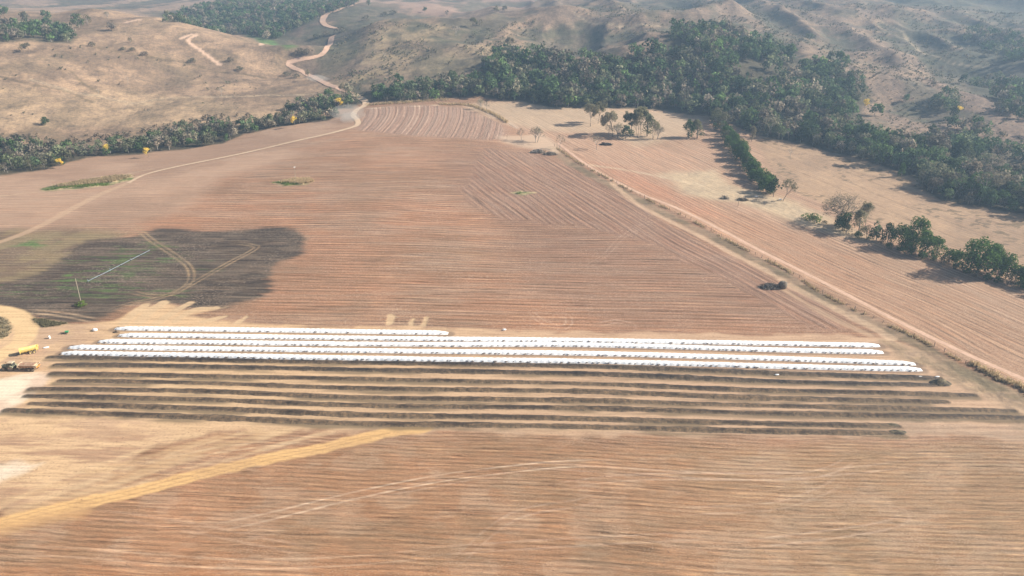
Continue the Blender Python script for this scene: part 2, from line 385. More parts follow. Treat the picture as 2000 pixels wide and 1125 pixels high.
# top corner of the field: light and dark bands that bend with the slope
diag = HP([(1080, 290), (2000, 760)]); dv = diag[1] - diag[0]; dv /= np.hypot(*dv); nvx, nvy = -dv[1], dv[0]
acrossR = x * nvx + y * nvy; alongR = x * dv[0] + y * dv[1]
rowa = x + .0 * y; rowc = y + .03 * x + 2.5 * np.sin(x / 80) + 6 * (fbm(x / 90, y / 90, 2, 17) - .5)
mD = reg([(905, 395), (945, 290), (1065, 302), (1200, 370), (1300, 425), (1430, 500), (1560, 570), (1700, 650), (1600, 645), (1400, 540), (1260, 470), (1120, 440), (980, 425)], 5, 5)
mT = reg([(700, 255), (715, 211), (850, 205), (920, 212), (985, 245), (1000, 275), (870, 268), (780, 262)], 5, 3)
mR = reg([(900, 206), (1000, 195), (1150, 208), (1300, 213), (1400, 225), (1500, 262), (1700, 318), (1800, 350), (2000, 412), (2300, 500), (2300, 920), (2000, 765), (1800, 664), (1540, 531), (1350, 430), (1260, 388), (1090, 285), (990, 245)], 1.5)
fine_ = y < 160; rowa = np.where(fine_, rowa * 2.6, rowa); rowc = np.where(fine_, rowc * 1.75 + 1.2 * (fbm(x / 12, y / 12, 2, 19) - .5), rowc)
bend = acrossR + 9 * (fbm(x / 70, y / 70, 3, 21) - .5)
rT = np.hypot(x - HP([(560, 250)])[0][0], (y - HP([(560, 250)])[0][1]) * .55)
swR = mR > .5; swD = (mD > .5) & ~swR; swT = (mT > .5) & ~swR
rowa = np.where(swR | swD, alongR, rowa); rowc = np.where(swR | swD, bend, rowc)
rowc = np.where(swT, rT, rowc)
stripe = lambda c, p: sstep(.35, .65, .5 + .5 * np.sin(c * 2 * math.pi / p))
paint(reg([(860, 300), (945, 288), (1065, 302), (1200, 368), (1300, 423), (1480, 525), (1580, 585), (1710, 655), (1560, 650), (1200, 640), (1000, 560), (980, 450), (900, 390)], 16, 12) * .6, lerp((.235, .145, .098), (.265, .155, .105), sstep(.4, .6, n1)))
paint(mD * stripe(bend, 4.2) * .55, (.185, .11, .082)); paint(mD * (1 - stripe(bend + 1, 4.2)) * .35, (.40, .25, .18))
paint(mT * (1 - mR) * .8, (.37, .245, .18)); paint(mT * (1 - mR) * stripe(rT, 4.2) * .36, (.23, .135, .10))
# land right of the fence
paint(mR, lerp((.40, .25, .165), (.33, .21, .135), sstep(.3, .65, n1)), t=.85)
mR1 = reg([(1130, 310), (1210, 335), (1400, 400), (1560, 455), (1800, 545), (2300, 800), (2300, 920), (2000, 765), (1800, 664), (1540, 531), (1350, 430), (1260, 388)], 5, 4)
paint(mR1 * mR, lerp((.39, .225, .14), (.30, .195, .125), sstep(1250, 1800, 1000 + x * 3.2)), t=1)
paint(reg([(1130, 305), (1230, 330), (1330, 385), (1420, 425), (1360, 420), (1240, 370)], 8, 6) * .6, (.40, .20, .125))
paint(reg([(905, 206), (1000, 196), (1150, 210), (1300, 216), (1385, 232), (1340, 262), (1240, 285), (1180, 262), (1060, 255), (990, 243)], 8, 6) * .8, (.44, .32, .215), t=.35, g=.3)
paint(reg([(1290, 340), (1400, 330), (1425, 360), (1560, 395), (1640, 440), (1720, 480), (1560, 440), (1440, 395), (1340, 380)], 6, 5) * .85, (.46, .35, .23), t=.2, g=.6)
mR3 = reg([(1470, 268), (1500, 262), (1700, 318), (1800, 350), (1830, 385), (2000, 415), (2300, 500), (2300, 620), (2000, 540), (1850, 480), (1700, 430), (1560, 380), (1500, 320)], 4, 2)
paint(mR3, lerp((.38, .25, .155), (.31, .205, .13), sstep(.35, .6, n1)), t=.35, g=.35)
for pts in ([(1490, 290), (1600, 330), (1750, 395), (1900, 450), (2000, 480)], [(1520, 290), (1640, 330), (1780, 385), (2000, 450)], [(1490, 305), (1560, 335), (1680, 385), (1800, 440)],
            [(1560, 300), (1700, 345), (1850, 400), (2000, 430)], [(1600, 405), (1720, 440), (1850, 485)], [(1640, 400), (1760, 425), (1960, 500)]):
    paint(ln(pts, .5, .5, .8, 5) * .55, (.15, .10, .062))
# dotted stumps of grass in the far right paddock
paint(mR3 * sstep(.66, .72, vnoise(x / 3.2, y / 2.2, 40)) * sstep(.4, .6, vnoise(x / 20, y / 20, 41)) * .75, (.13, .095, .055))
# the hills
mF = region(x, y, fieldpoly, 3, 4, 15, 5); mH = 1 - mF
dry = lerp((.36, .24, .155), (.22, .150, .10), sstep(.35, .65, fbm(x / 30, y / 30, 5, 51)))
scrub = lerp((.15, .108, .08), (.25, .172, .118), sstep(.3, .7, fbm(x / 16, y / 16, 4, 52)))
hl = reg([(-300, 360), (-300, 10), (230, 18), (340, 40), (450, 64), (560, 95), (625, 150), (690, 205), (560, 245), (450, 262), (250, 303)], 20)
hc = reg([(700, 200), (640, 150), (640, 90), (740, 40), (900, 62), (1000, 60), (1050, 95), (960, 140), (900, 180)], 20, 10)
paint(mH, scrub, t=0, g=1)
paint(mH * hl, dry, t=0, g=1); paint(mH * hc * .85, lerp((.34, .25, .15), (.25, .175, .115), sstep(.4, .6, n1)), t=0, g=1)
paint(mH * reg([(-100, 120), (150, 130), (330, 190), (500, 200), (600, 190), (560, 245), (400, 240), (250, 250), (-100, 250)], 10, 15, 40) * sstep(.42, .6, n3) * .5, (.43, .30, .185))
paint(reg([(960, 85), (930, 62), (1060, 25), (1100, 60), (1180, 80), (1100, 100), (1010, 95)], 25, 12) * mH * .55, (.33, .22, .15))
paint(reg([(1750, 170), (1900, 150), (2100, 170), (2100, 330), (1900, 305), (1740, 240)], 15, 12) * mH * .6, (.235, .16, .12))
paint(mH * reg([(700, 6), (760, 22), (900, 28), (1050, 12), (1100, -30), (700, -30)], 25), (.335, .20, .155), t=.5, g=.2)
paint(mH * sstep(1050, 1200, y) * (1 - sstep(-50, 50, x)) * .7, (.33, .225, .16))
slope = np.abs((ground(x + 4, y) - ground(x - 4, y)) / 8)
wv = x + 18 * (fbm(x / 60, y / 60, 2, 9) - .5); rdg = ridged(wv / 130, y / 240, 4, 2)
paint(mH * (1 - hl) * (1 - sstep(.54, .68, rdg + (n2 - .5) * .14)) * .8, lerp((.075, .078, .05), (.12, .10, .07), sstep(.4, .6, n2)))
paint(mH * (1 - hl) * sstep(.70, .82, rdg + (n2 - .5) * .1) * .3, (.27, .19, .14))  # ridge tops painted paler: a highlight put into the soil colour
paint(mH * (1 - hl) * sstep(.52, .68, fbm(x / 40, y / 70, 4, 77)) * .6, (.085, .082, .055))
paint(mH * hl * sstep(.50, .66, fbm(x / 26, y / 34, 5, 78)) * .5, (.17, .125, .08))
# pale erosion and shallow gullies
for pts, w in (([(355, 75), (372, 68), (385, 68), (368, 80), (400, 104), (430, 127)], 2.2), ([(248, 43), (262, 40), (272, 38)], 3.5), ([(510, 88), (522, 85)], 2.5)):
    paint(ln(pts, w, 1, 1.2, 5) * .9, (.60, .40, .28), g=.2)
for pts in ([(160, 88), (230, 100), (300, 112), (380, 128), (450, 143), (520, 152)], [(140, 140), (165, 165), (195, 180)], [(0, 150), (60, 165), (130, 178), (180, 200)], [(860, 150), (940, 110), (1010, 60)], [(720, 110), (790, 85), (860, 60)], [(1560, 30), (1640, 100), (1670, 130)]):
    paint(ln(pts, 1.6, 1.5, 2, 10) * .7, (.115, .085, .05))
for pts in ([(250, 205), (330, 192), (470, 188), (620, 182)], [(1120, 22), (1200, 50), (1290, 52)], [(1720, 40), (1760, 60), (1830, 110), (1960, 130)], [(60, 155), (130, 176), (300, 205)]):
    paint(ln(pts, 2.0, 1.5, 2, 10) * .45, (.47, .36, .24))
paint(reg([(475, 66), (520, 72), (580, 90), (560, 95), (510, 84)], 5, 4) * .8, (.09, .16, .05))
# forest floor
forest = [HP(p) for p in (
    [(725, 196), (800, 200), (880, 191), (1000, 196), (1080, 210), (1140, 211), (1300, 214), (1380, 224), (1415, 237), (1470, 262), (1560, 281), (1650, 302), (1730, 328), (1795, 350), (1800, 372), (1840, 392), (1900, 402), (2040, 425), (2260, 470),
     (2280, 390), (1900, 318), (1800, 292), (1700, 255), (1670, 225), (1705, 190), (1690, 155), (1600, 125), (1540, 112), (1480, 88), (1410, 66), (1330, 62), (1290, 92), (1220, 112), (1120, 118), (1040, 114), (990, 100), (950, 122), (920, 155), (830, 168), (725, 178)],
    [(-60, 352), (0, 342), (80, 334), (170, 308), (250, 302), (330, 296), (430, 280), (480, 262), (560, 245), (640, 236), (670, 224), (560, 228), (480, 246), (430, 242), (340, 256), (270, 276), (200, 288), (130, 286), (0, 280), (-60, 280)],
    [(545, 215), (590, 216), (690, 212), (700, 200), (680, 195), (640, 197), (560, 208)],
    [(320, 45), (350, 30), (450, 5), (640, 12), (700, 2), (690, 14), (640, 30), (560, 70), (520, 80), (470, 66)],
    [(-40, 85), (60, 80), (140, 84), (150, 66), (120, 52), (40, 52), (-40, 50)],
    [(1870, 75), (1960, 70), (2060, 90), (2060, 130), (1960, 120)], [(1880, 160), (1960, 170), (2060, 180), (2060, 230), (1960, 215)],
    [(1700, 205), (1760, 190), (1830, 205), (1900, 130), (2080, 110), (2080, 345), (1900, 316), (1800, 288), (1712, 250)])]
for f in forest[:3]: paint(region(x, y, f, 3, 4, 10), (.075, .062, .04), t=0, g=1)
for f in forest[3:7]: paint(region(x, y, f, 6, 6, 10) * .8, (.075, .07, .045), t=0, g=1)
# the dark, recently wetted and manured patch with green shoots
mK0 = reg([(-60, 440), (60, 455), (150, 448), (250, 455), (200, 520), (90, 570), (-60, 560)], 7, 6)
paint(mK0, lerp((.23, .17, .095), (.18, .125, .08), sstep(.4, .6, n2)), t=.8)
mK = reg([(-60, 560), (60, 540), (120, 505), (170, 470), (250, 464), (300, 448), (340, 446), (400, 452), (470, 447), (540, 443), (585, 452), (597, 478), (580, 500), (545, 512), (530, 535), (530, 560), (505, 582), (450, 598), (400, 604), (330, 592), (270, 590), (240, 602), (190, 626), (100, 630), (40, 612), (-60, 600)], 4.5, 1.2, 10, 3, 3)
mK = sstep(.2, .8, mK * .8 + .1 + (fbm(x / 14, y / .8, 3, 67) - .5) * .9 * (mK > .01) * (mK < .99)) * (mK > .01)
paint(mK, lerp((.135, .10, .072), (.090, .067, .050), sstep(.35, .6, fbm(x / 18, y / 3, 4, 61))), t=.9)
gp = sstep(.52, .66, fbm(x / 9, y / 1.1, 3, 62)) * sstep(.42, .58, fbm(x / 34, y / 12, 3, 63))
paint(mK * gp * sstep(.2, .5, reg([(-60, 600), (-60, 540), (130, 500), (300, 470), (430, 520), (360, 580), (190, 590)], 10, 6)) * .85, (.085, .125, .042))
paint(reg([(100, 548), (130, 525), (190, 520), (200, 540), (150, 552)], 4, 4) * gp * .9, (.10, .17, .045))
paint(mK0 * sstep(.5, .6, fbm(x / 7, y / 2, 3, 64)) * reg([(25, 480), (60, 470), (110, 473), (60, 486)], 4, 3) * .9, (.10, .165, .05))
paint(mK * sstep(.56, .66, fbm(x / 12, y / .9, 3, 66)) * .7, (.04, .032, .026))
for pts, k in (([(130, 441), (190, 446), (250, 456), (290, 463)], .7), ([(255, 436), (275, 452), (300, 472), (340, 498), (368, 520), (374, 542), (362, 560), (335, 575), (290, 577), (240, 566)], .95),
               ([(205, 610), (250, 594), (310, 582), (360, 562), (400, 540), (450, 512), (498, 486), (492, 479), (440, 472)], .9), ([(600, 450), (590, 490)], .25)):
    twin(pts, (.31, .215, .125), 2.2, .45, k)
twin([(30, 607), (80, 610), (120, 614), (160, 621), (200, 629)], (.50, .35, .22), 2.6, .6, .95)
# bare sand of the composting yard
ys = lerp((.56, .375, .215), (.45, .295, .19), sstep(-170, 60, x + (n3 - .5) * 60))
yard = reg([(-80, 604), (20, 606), (60, 628), (180, 636), (225, 628), (262, 600), (330, 592), (350, 606), (440, 600), (370, 618), (520, 634), (880, 640), (1080, 646), (1300, 652), (1600, 655), (1690, 655), (1720, 660), (1790, 680), (1900, 730), (2000, 775), (2200, 850), (2200, 872), (1990, 862), (1800, 848), (1650, 852), (1300, 852), (1000, 845), (800, 842), (640, 840), (540, 845), (400, 848), (320, 862), (250, 895), (190, 935), (90, 975), (-80, 1020)], 1.6, 3.4, 9)
paint(yard, ys, t=.08, s=1)
paint(yard * reg([(700, 846), (1000, 845), (1400, 852), (2200, 870), (2200, 826), (1750, 820), (1760, 850)], 3, 3) * .8, lerp((.41, .28, .19), (.34, .235, .16), sstep(.4, .6, n2)), t=.7, s=.3)
paint(yard * reg([(1720, 665), (1900, 730), (2040, 790), (2040, 850), (1900, 775), (1830, 735)], 4, 6, 9) * .75, lerp((.36, .25, .165), (.25, .185, .115), sstep(.4, .6, n2)), t=.2, g=.8, s=.3)
paint(yard * reg([(-80, 870), (40, 850), (300, 850), (520, 846), (380, 905), (240, 955), (140, 985), (-80, 1040)], 5, 6, 10) * sstep(.42, .62, fbm(x / 16, y / 2.2, 4, 71)) * .7, (.34, .20, .125), t=.7, s=.3)
paint(reg([(225, 690), (330, 850), (-20, 860), (-20, 640), (180, 640)], 8, 7) * yard * sstep(.38, .58, fbm(x / 9, y / 4, 4, 330)) * .65, (.42, .27, .175))
paint(reg([(60, 636), (215, 636), (190, 670), (120, 690), (90, 715), (30, 700), (60, 670)], 3, 4) * yard * (.3 + .6 * sstep(.4, .6, fbm(x / 5, y / 2, 3, 331))), (.43, .285, .185))
for o_ in (0, 9, 17): twin([(-30, 735 - o_), (30, 700 - o_ * 1.6), (70, 668 - o_), (130, 652 - o_ * .5), (215, 640)], (.36, .235, .15), 2.2, .3, .5, .25)
pale = reg([(-60, 745), (0, 738), (45, 727), (105, 728), (102, 742), (78, 762), (40, 785), (8, 808), (-60, 830)], 1.5, 2, 7)
paint(pale, lerp((.70, .58, .43), (.60, .44, .32), sstep(.45, .65, n2)), s=.6)
paint(reg([(-30, 905), (30, 903), (75, 908), (40, 925), (-30, 948)], 2, 2.5, 5) * .7, (.66, .56, .44))
# sandy fans and the road sweeping out at bottom left
for pts, w, k in (([(-20, 990), (120, 945), (260, 900), (380, 868), (500, 842)], 1.3, .6), ([(20, 1000), (180, 958), (330, 905), (440, 868), (560, 842)], 1.5, .65), ([(140, 960), (300, 905), (400, 880)], .8, .4), ([(200, 975), (380, 925), (560, 880)], .6, .3)):
    paint(ln(pts, w, 1.1, 1.3, 7) * k, (.50, .33, .18), t=.3)
for i_ in range(11):
    t_ = i_ / 10; sx_, sy_ = -20 + 190 * t_, 985 - 10 * t_ + 8 * math.sin(i_ * 5); ex_, ey_ = 330 + 320 * t_ + 30 * math.sin(i_ * 3), 843 + 6 * math.sin(i_ * 7)
    paint(ln([(sx_, sy_), ((sx_ + ex_) / 2 - 10, (sy_ + ey_) / 2 + 6 * math.sin(i_ * 2)), (ex_, ey_)], .5 + .5 * abs(math.sin(i_ * 4.1)), .7, 1.0, 6) * (.25 + .35 * abs(math.sin(i_ * 2.3))) * sstep(.3, .6, fbm(x / 9, y / 9, 3, 300 + i_)), (.56, .385, .225), t=.4)
mroad = ln([(-60, 1036), (0, 1022), (120, 992), (240, 966), (400, 925), (520, 896), (620, 877), (700, 858), (760, 845), (830, 836)], 2.35, .6, .7, 3); paint(mroad, lerp((.60, .37, .165), (.52, .32, .15), sstep(.4, .6, n2)), t=.12, s=.8)
for dv_ in (-4, 4): paint(ln([(-60, 1036 + dv_), (0, 1022 + dv_), (120, 992 + dv_), (240, 966 + dv_), (400, 925 + dv_), (520, 896 + dv_ * .8), (620, 877 + dv_ * .7), (700, 858 + dv_ * .6), (760, 846)], .22, .2, .15, 3) * .55, (.36, .22, .10))
paint(ln([(-60, 1048), (0, 1034), (80, 1014), (160, 1000)], 2.2, 2, 1, 6) * .7, (.52, .31, .14), t=.2)
twin([(400, 1035), (520, 1010), (700, 966), (860, 934), (1000, 916), (1110, 906), (1220, 905)], (.56, .40, .28), 2.6, .26, .9, .25, .3)
twin([(160, 1000), (330, 1022), (520, 1060), (640, 1085)], (.45, .29, .19), 2.4, .3, .5, .3)
for pts, k in (([(700, 970), (820, 950), (1000, 915)], .2), ([(1060, 955), (1200, 935), (1350, 930), (1560, 930), (1650, 905), (1660, 880)], .35), ([(1300, 1000), (1500, 990), (1590, 965), (1640, 935), (1600, 915)], .3), ([(1400, 1070), (1650, 1040), (1750, 1020), (1760, 1000), (1700, 985)], .35),
               ([(800, 1080), (1100, 1060), (1400, 1045)], .3), ([(1000, 905), (1300, 925), (1500, 930), (1700, 915), (1780, 900), (1770, 880)], .3), ([(860, 1125), (1000, 1010), (1140, 980), (1200, 950)], .22), ([(1880, 870), (1960, 900), (2040, 930)], .4), ([(1090, 610), (1040, 608), (1060, 628), (1100, 640), (1110, 620), (1060, 604)], .3),
               ([(1150, 640), (1200, 628), (1235, 636), (1225, 650)], .45), ([(1290, 470), (1230, 440)], .2), ([(1130, 530), (1180, 500), (1220, 460), (1290, 425)], .16)):
    twin(pts, (.58, .42, .31), 2.4, .28, min(1, k * 1.25), .25)
for pts, w in (([(1140, 850), (1135, 900), (1120, 960), (1150, 1020), (1165, 1130)], 3.0), ([(1190, 960), (1185, 1010), (1180, 1060)], 2.0)):
    paint(ln(pts, w, 2, 1.5, 8) * .22 * sstep(.35, .6, fbm(x / 6, y / 2, 3, 320)), (.19, .13, .08))
twin([(0, 1075), (160, 1080), (420, 1100), (640, 1098), (860, 1080)], (.56, .38, .25), 2.6, .28, .6, .25)
twin([(300, 905), (420, 880), (560, 862), (700, 846)], (.54, .38, .24), 2.4, .3, .6, .25)
# the scraped strips where soil was pushed out of the field
for pts, w in (([(275, 628), (290, 610), (318, 592)], 2.3), ([(310, 630), (335, 612), (372, 592)], 2.0), ([(345, 626), (375, 606), (420, 602)], 1.5), ([(240, 632), (262, 612), (285, 596)], 1.8), ([(760, 632), (765, 616)], 1.4), ([(803, 634), (808, 623)], .9), ([(828, 635), (833, 621)], 1.1), ([(465, 630), (480, 620)], 1.3), ([(398, 628), (440, 618)], 1.4)):
    paint(ln(pts, w, .5, .9, 3) * .9, (.53, .37, .22), t=.2, s=.8)
# the loop of road at far left with a scrubby island
paint(ln([(-60, 600), (0, 606), (34, 617), (52, 638), (46, 662), (18, 684), (-30, 712)], 3.6, .8, .6, 5), (.60, .41, .22), s=1, t=0)
isl = reg([(-60, 612), (-20, 612), (12, 621), (26, 640), (16, 656), (-60, 690)], 1.2, 1, 4); paint(isl, lerp((.30, .225, .13), (.20, .16, .09), sstep(.4, .6, fbm(x / 2, y / 2, 3, 81))), s=0, g=1)
tri = reg([(62, 622), (90, 624), (135, 631), (112, 637), (85, 640), (70, 632)], 1.2, 1, 4); paint(tri, lerp((.24, .18, .11), (.15, .12, .065), sstep(.4, .6, fbm(x / 2, y / 2, 3, 81))), s=0, g=1)
# tracks beside the fence
paint(ln([(1075, 288), (1120, 322), (1200, 365), (1300, 418), (1400, 466), (1500, 522), (1600, 580), (1700, 630), (1800, 676), (1900, 735), (2010, 795)], 3.4, 1.6, 1.8, 6) * .8, lerp((.27, .19, .125), (.15, .12, .075), sstep(.4, .6, n2)), t=.15, g=.6)
def rd(pts, w, rgb, k=1): paint(ln(pts, w, .8, .8, 5) * k, rgb, t=.05, s=1)
rd([(1090, 280), (1140, 318), (1185, 345), (1250, 378), (1330, 410), (1420, 455), (1480, 487), (1560, 527), (1640, 568), (1720, 610), (1800, 650), (1900, 697), (2010, 745)], 1.5, (.47, .305, .195), .9)
rd([(1195, 358), (1240, 395), (1300, 428), (1370, 462), (1430, 495), (1480, 520), (1530, 548)], 1.7, (.47, .32, .21), .9)
rd([(1540, 556), (1580, 577), (1640, 607), (1690, 632), (1740, 660)], 2.2, (.46, .32, .21), .8)
rd([(1530, 565), (1570, 590), (1640, 628), (1700, 655)], 1.5, (.45, .31, .2), .6)
paint(ln([(1150, 322), (1210, 330), (1290, 345), (1370, 362)], 1.5, 1, .8, 5) * .6, (.52, .40, .27))
paint(reg([(970, 266), (1060, 262), (1095, 285), (1100, 300), (1060, 295), (1010, 286), (985, 280)], 4, 3) * .85, (.50, .36, .25), t=.1, s=.5)
paint(ln([(715, 212), (790, 209), (860, 205)], .8, .6, .4, 4) * .8, (.55, .42, .30)); paint(ln([(955, 222), (985, 235), (1010, 250)], 1.6, 1, 1, 4) * .7, (.50, .38, .28))
paint(ln([(1270, 270), (1340, 300), (1400, 330)], .5, .5, .3) * .6, (.14, .10, .07))
# islands of grass left round the poles
for pts in ([(528, 357), (560, 350), (600, 349), (615, 354), (600, 361), (555, 363)], [(995, 377), (1015, 372), (1050, 376), (1020, 381)], [(80, 368), (130, 357), (200, 348), (255, 341), (262, 350), (215, 362), (140, 370), (85, 374)]):
    m_ = reg(pts, 1.2, 1.2, 5); paint(m_, lerp((.42, .33, .19), (.13, .15, .05), sstep(.42, .58, fbm(x / 6, y / 2.5, 3, 91))), t=0, g=1)
# left road drawn into the field edge, haul tracks beside it
rd([(-40, 486), (30, 462), (90, 436), (140, 408), (200, 378), (250, 358)], 2.4, (.46, .31, .20), .7)
rd([(-40, 388), (60, 376), (130, 368), (200, 352), (262, 337), (300, 330)], .8, (.48, .34, .22), .7)
twin([(340, 335), (440, 312), (560, 290), (660, 268)], (.46, .32, .22), 2.4, .6, .4)
# windrow footprints: spread compost dust between the dark rows
DARK = {1: [(97, 697), (300, 701), (700, 708), (1150, 715.5), (1550, 730), (1835, 739)], 2: [(108, 712), (300, 714), (700, 722), (1150, 730), (1550, 746), (1850, 752)],
        3: [(102, 729), (400, 734.5), (700, 740), (1150, 749.5), (1450, 761), (1725, 767), (1905, 772)], 4: [(116, 743), (400, 748), (700, 758), (1150, 764.5), (1450, 776), (1850, 785)],
        5: [(60, 759), (400, 764), (700, 776), (1150, 782), (1450, 791), (1980, 802)], 6: [(52, 773), (400, 780.5), (700, 791.5), (1150, 797), (1500, 807), (2020, 816)],
        7: [(60, 788), (400, 797.5), (700, 810), (1000, 814.5), (1500, 827), (1755, 832)], 8: [(12, 801), (400, 815), (700, 827), (1000, 830.5), (1500, 842), (1760, 846)]}
for k, pts in DARK.items():
    p = smooth(HP(pts), 4)
    dn = line(x, y, p + np.array([0, -1.5]), 1.25, .8, .8, 7, 20 + k)
    paint(dn * (.12 + .7 * sstep(.38, .62, fbm(x / 22, y / 5, 3, 30 + k))), (.16, .118, .07), s=.2)
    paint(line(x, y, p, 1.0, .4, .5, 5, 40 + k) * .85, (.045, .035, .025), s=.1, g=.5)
WHITE = {1: [(225, 642), (500, 645), (877, 651)], 2: [(232, 655), (750, 661.5), (1150, 665.5), (1718, 675)], 3: [(193, 667), (750, 673), (1150, 674.5), (1550, 685), (1725, 688)],
         4: [(135, 678.5), (750, 686), (1150, 691), (1550, 702), (1788, 711)], 5: [(120, 690), (750, 701), (1150, 706.5), (1550, 717), (1800, 722)]}
for k, pts in WHITE.items():
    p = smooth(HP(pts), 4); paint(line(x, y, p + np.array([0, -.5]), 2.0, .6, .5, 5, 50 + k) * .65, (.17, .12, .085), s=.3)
# small furrows as real relief on the nearer tilled land, rutted hills
z = z + tilled * (1 - sstep(160, 260, y)) * (fbm(rowa / 6, rowc / 1.1, 2, 99) - .5) * .10 + grass * (fbm(x / 2.2, y / 2.2, 3, 98) - .5) * .7
nr = len(ry); idx = np.arange(nr * NC).reshape(nr, NC)
quads = np.stack([idx[:-1, :-1], idx[:-1, 1:], idx[1:, 1:], idx[1:, :-1]], -1).reshape(-1, 4)
me = mesh_np('ground', np.c_[x, y, z], quads, smooth_=True)
col_attr(me, 'soil', np.clip(colr, .01, .9))
a = me.attributes.new('rows', 'FLOAT_VECTOR', 'POINT'); a.data.foreach_set('vector', np.c_[rowa, rowc, rowa * 0].astype(np.float32).ravel())
a = me.attributes.new('weights', 'FLOAT_VECTOR', 'POINT'); a.data.foreach_set('vector', np.c_[tilled, grass, sandw].astype(np.float32).ravel())
land = obj('ground', me, M_land); tag(land, kind='structure')
# ------------------------------------------------------------------ HAZE
def haze_box():
    m, nt, out = new_mat('haze_air'); v = N_(nt, 'ShaderNodeVolumePrincipled')
    v.inputs['Color'].default_value = (.52, .74, 1.0, 1); v.inputs['Density'].default_value = HAZE; v.inputs['Anisotropy'].default_value = .2
    nt.links.new(v.outputs[0], out.inputs['Volume'])
    zlo = float(min(z.min(), H.min())) - 1.5
    b = MB(); b.box((0, 900, (zlo + 124) / 2), (4020, 2440, 124 - zlo)); o = b.build('haze', m); tag(o, kind='stuff')
haze_box()

# ------------------------------------------------------------------ dirt roads as worn ribbons
def road_material(name, rgb, rgb2):
    m, nt, out = new_mat(name); L = nt.links
    e = N_(nt, 'ShaderNodeAttribute', attribute_name='edge').outputs['Fac']; geo = N_(nt, 'ShaderNodeNewGeometry').outputs['Position']
    n = noise(nt, geo, .35, 6, .75); c = mix(nt, rgb, rgb2, ramp(nt, noise(nt, geo, .12, 6, .7), [(.35, 0), (.65, 1)]))
    c = mix(nt, c, ramp(nt, noise(nt, geo, 1.1, 4, .7), [(.3, (.82, .8, .78)), (.7, (1.12, 1.12, 1.12))]), 1.0, 'MULTIPLY')
    b = N_(nt, 'ShaderNodeBsdfPrincipled'); b.inputs['Roughness'].default_value = .95; L.new(c, b.inputs['Base Color'])
    a = ramp(nt, mth(nt, 'SUBTRACT', mth(nt, 'ADD', n, .42), e), [(.0, 0), (.12, 1)])
    t = N_(nt, 'ShaderNodeBsdfTransparent'); mx = N_(nt, 'ShaderNodeMixShader')
    L.new(a, mx.inputs[0]); L.new(t.outputs[0], mx.inputs[1]); L.new(b.outputs[0], mx.inputs[2]); L.new(mx.outputs[0], out.inputs[0]); return m
def ribbon(name, pix, w, mat, lift=.12, step=2.0):
    p = smooth(HP(pix), 8); d = np.r_[0, np.cumsum(np.hypot(*(p[1:] - p[:-1]).T))]
    s_ = np.arange(0, d[-1], step); px = np.interp(s_, d, p[:, 0]); py = np.interp(s_, d, p[:, 1])
    if not np.isscalar(w): w = np.interp(s_ / d[-1], np.linspace(0, 1, len(w)), w)
    tx = np.gradient(px); ty = np.gradient(py); l = np.hypot(tx, ty); nx, ny = -ty / l, tx / l
    k = 9; off = np.linspace(-1, 1, k); ww = (w * (1 + .18 * (fbm(s_ / 15, s_ * 0, 3, 5) - .5)))[:, None] * off[None]
    vx = px[:, None] + nx[:, None] * ww; vy = py[:, None] + ny[:, None] * ww
    lf = lift + .0006 * np.maximum(vy - 300, 0)
    vz = ground(vx, vy) + lf; idx = np.arange(len(s_) * k).reshape(len(s_), k)
    q = np.stack([idx[:-1, :-1], idx[:-1, 1:], idx[1:, 1:], idx[1:, :-1]], -1).reshape(-1, 4)
    me = mesh_np(name, np.c_[vx.ravel(), vy.ravel(), vz.ravel()], q, smooth_=True)
    a = me.attributes.new('edge', 'FLOAT', 'POINT'); a.data.foreach_set('value', np.tile(np.abs(off), len(s_)).astype(np.float32))
    return tag(obj(name, me, mat), kind='structure')
M_road = road_material('road_dust', (.60, .43, .28), (.50, .34, .215)); M_red = road_material('red_road_dust', (.60, .39, .27), (.48, .30, .20))
ribbon('dirt_road', [(250, 358), (285, 341), (350, 325), (450, 305), (560, 280), (640, 262), (685, 250), (699, 243), (697, 234), (690, 226), (697, 215), (712, 207), (714, 199), (704, 192), (692, 185)], [1.6, 2.0, 2.1, 2.4, 3.2, 3.6], M_road)
ribbon('hill_road', [(692, 185), (668, 176), (640, 165), (615, 152), (590, 140), (570, 131), (563, 124), (580, 118), (610, 113), (632, 104), (641, 90), (647, 76), (655, 70)], [3.0, 3.5, 3.5, 3.2, 3.5, 5, 4], M_red)
ribbon('hill_road', [(662, 57), (645, 53), (631, 44), (633, 34), (642, 26), (662, 19), (690, 10), (706, 6)], [2.5, 4.5, 6, 5, 3.5, 2.5], M_red)
ribbon('farm_track', [(1090, 280), (1140, 318), (1185, 345), (1250, 378), (1330, 410), (1420, 455), (1480, 487), (1560, 527), (1640, 568), (1720, 610), (1800, 650), (1900, 697), (2010, 745)], 1.35, M_red, .05)

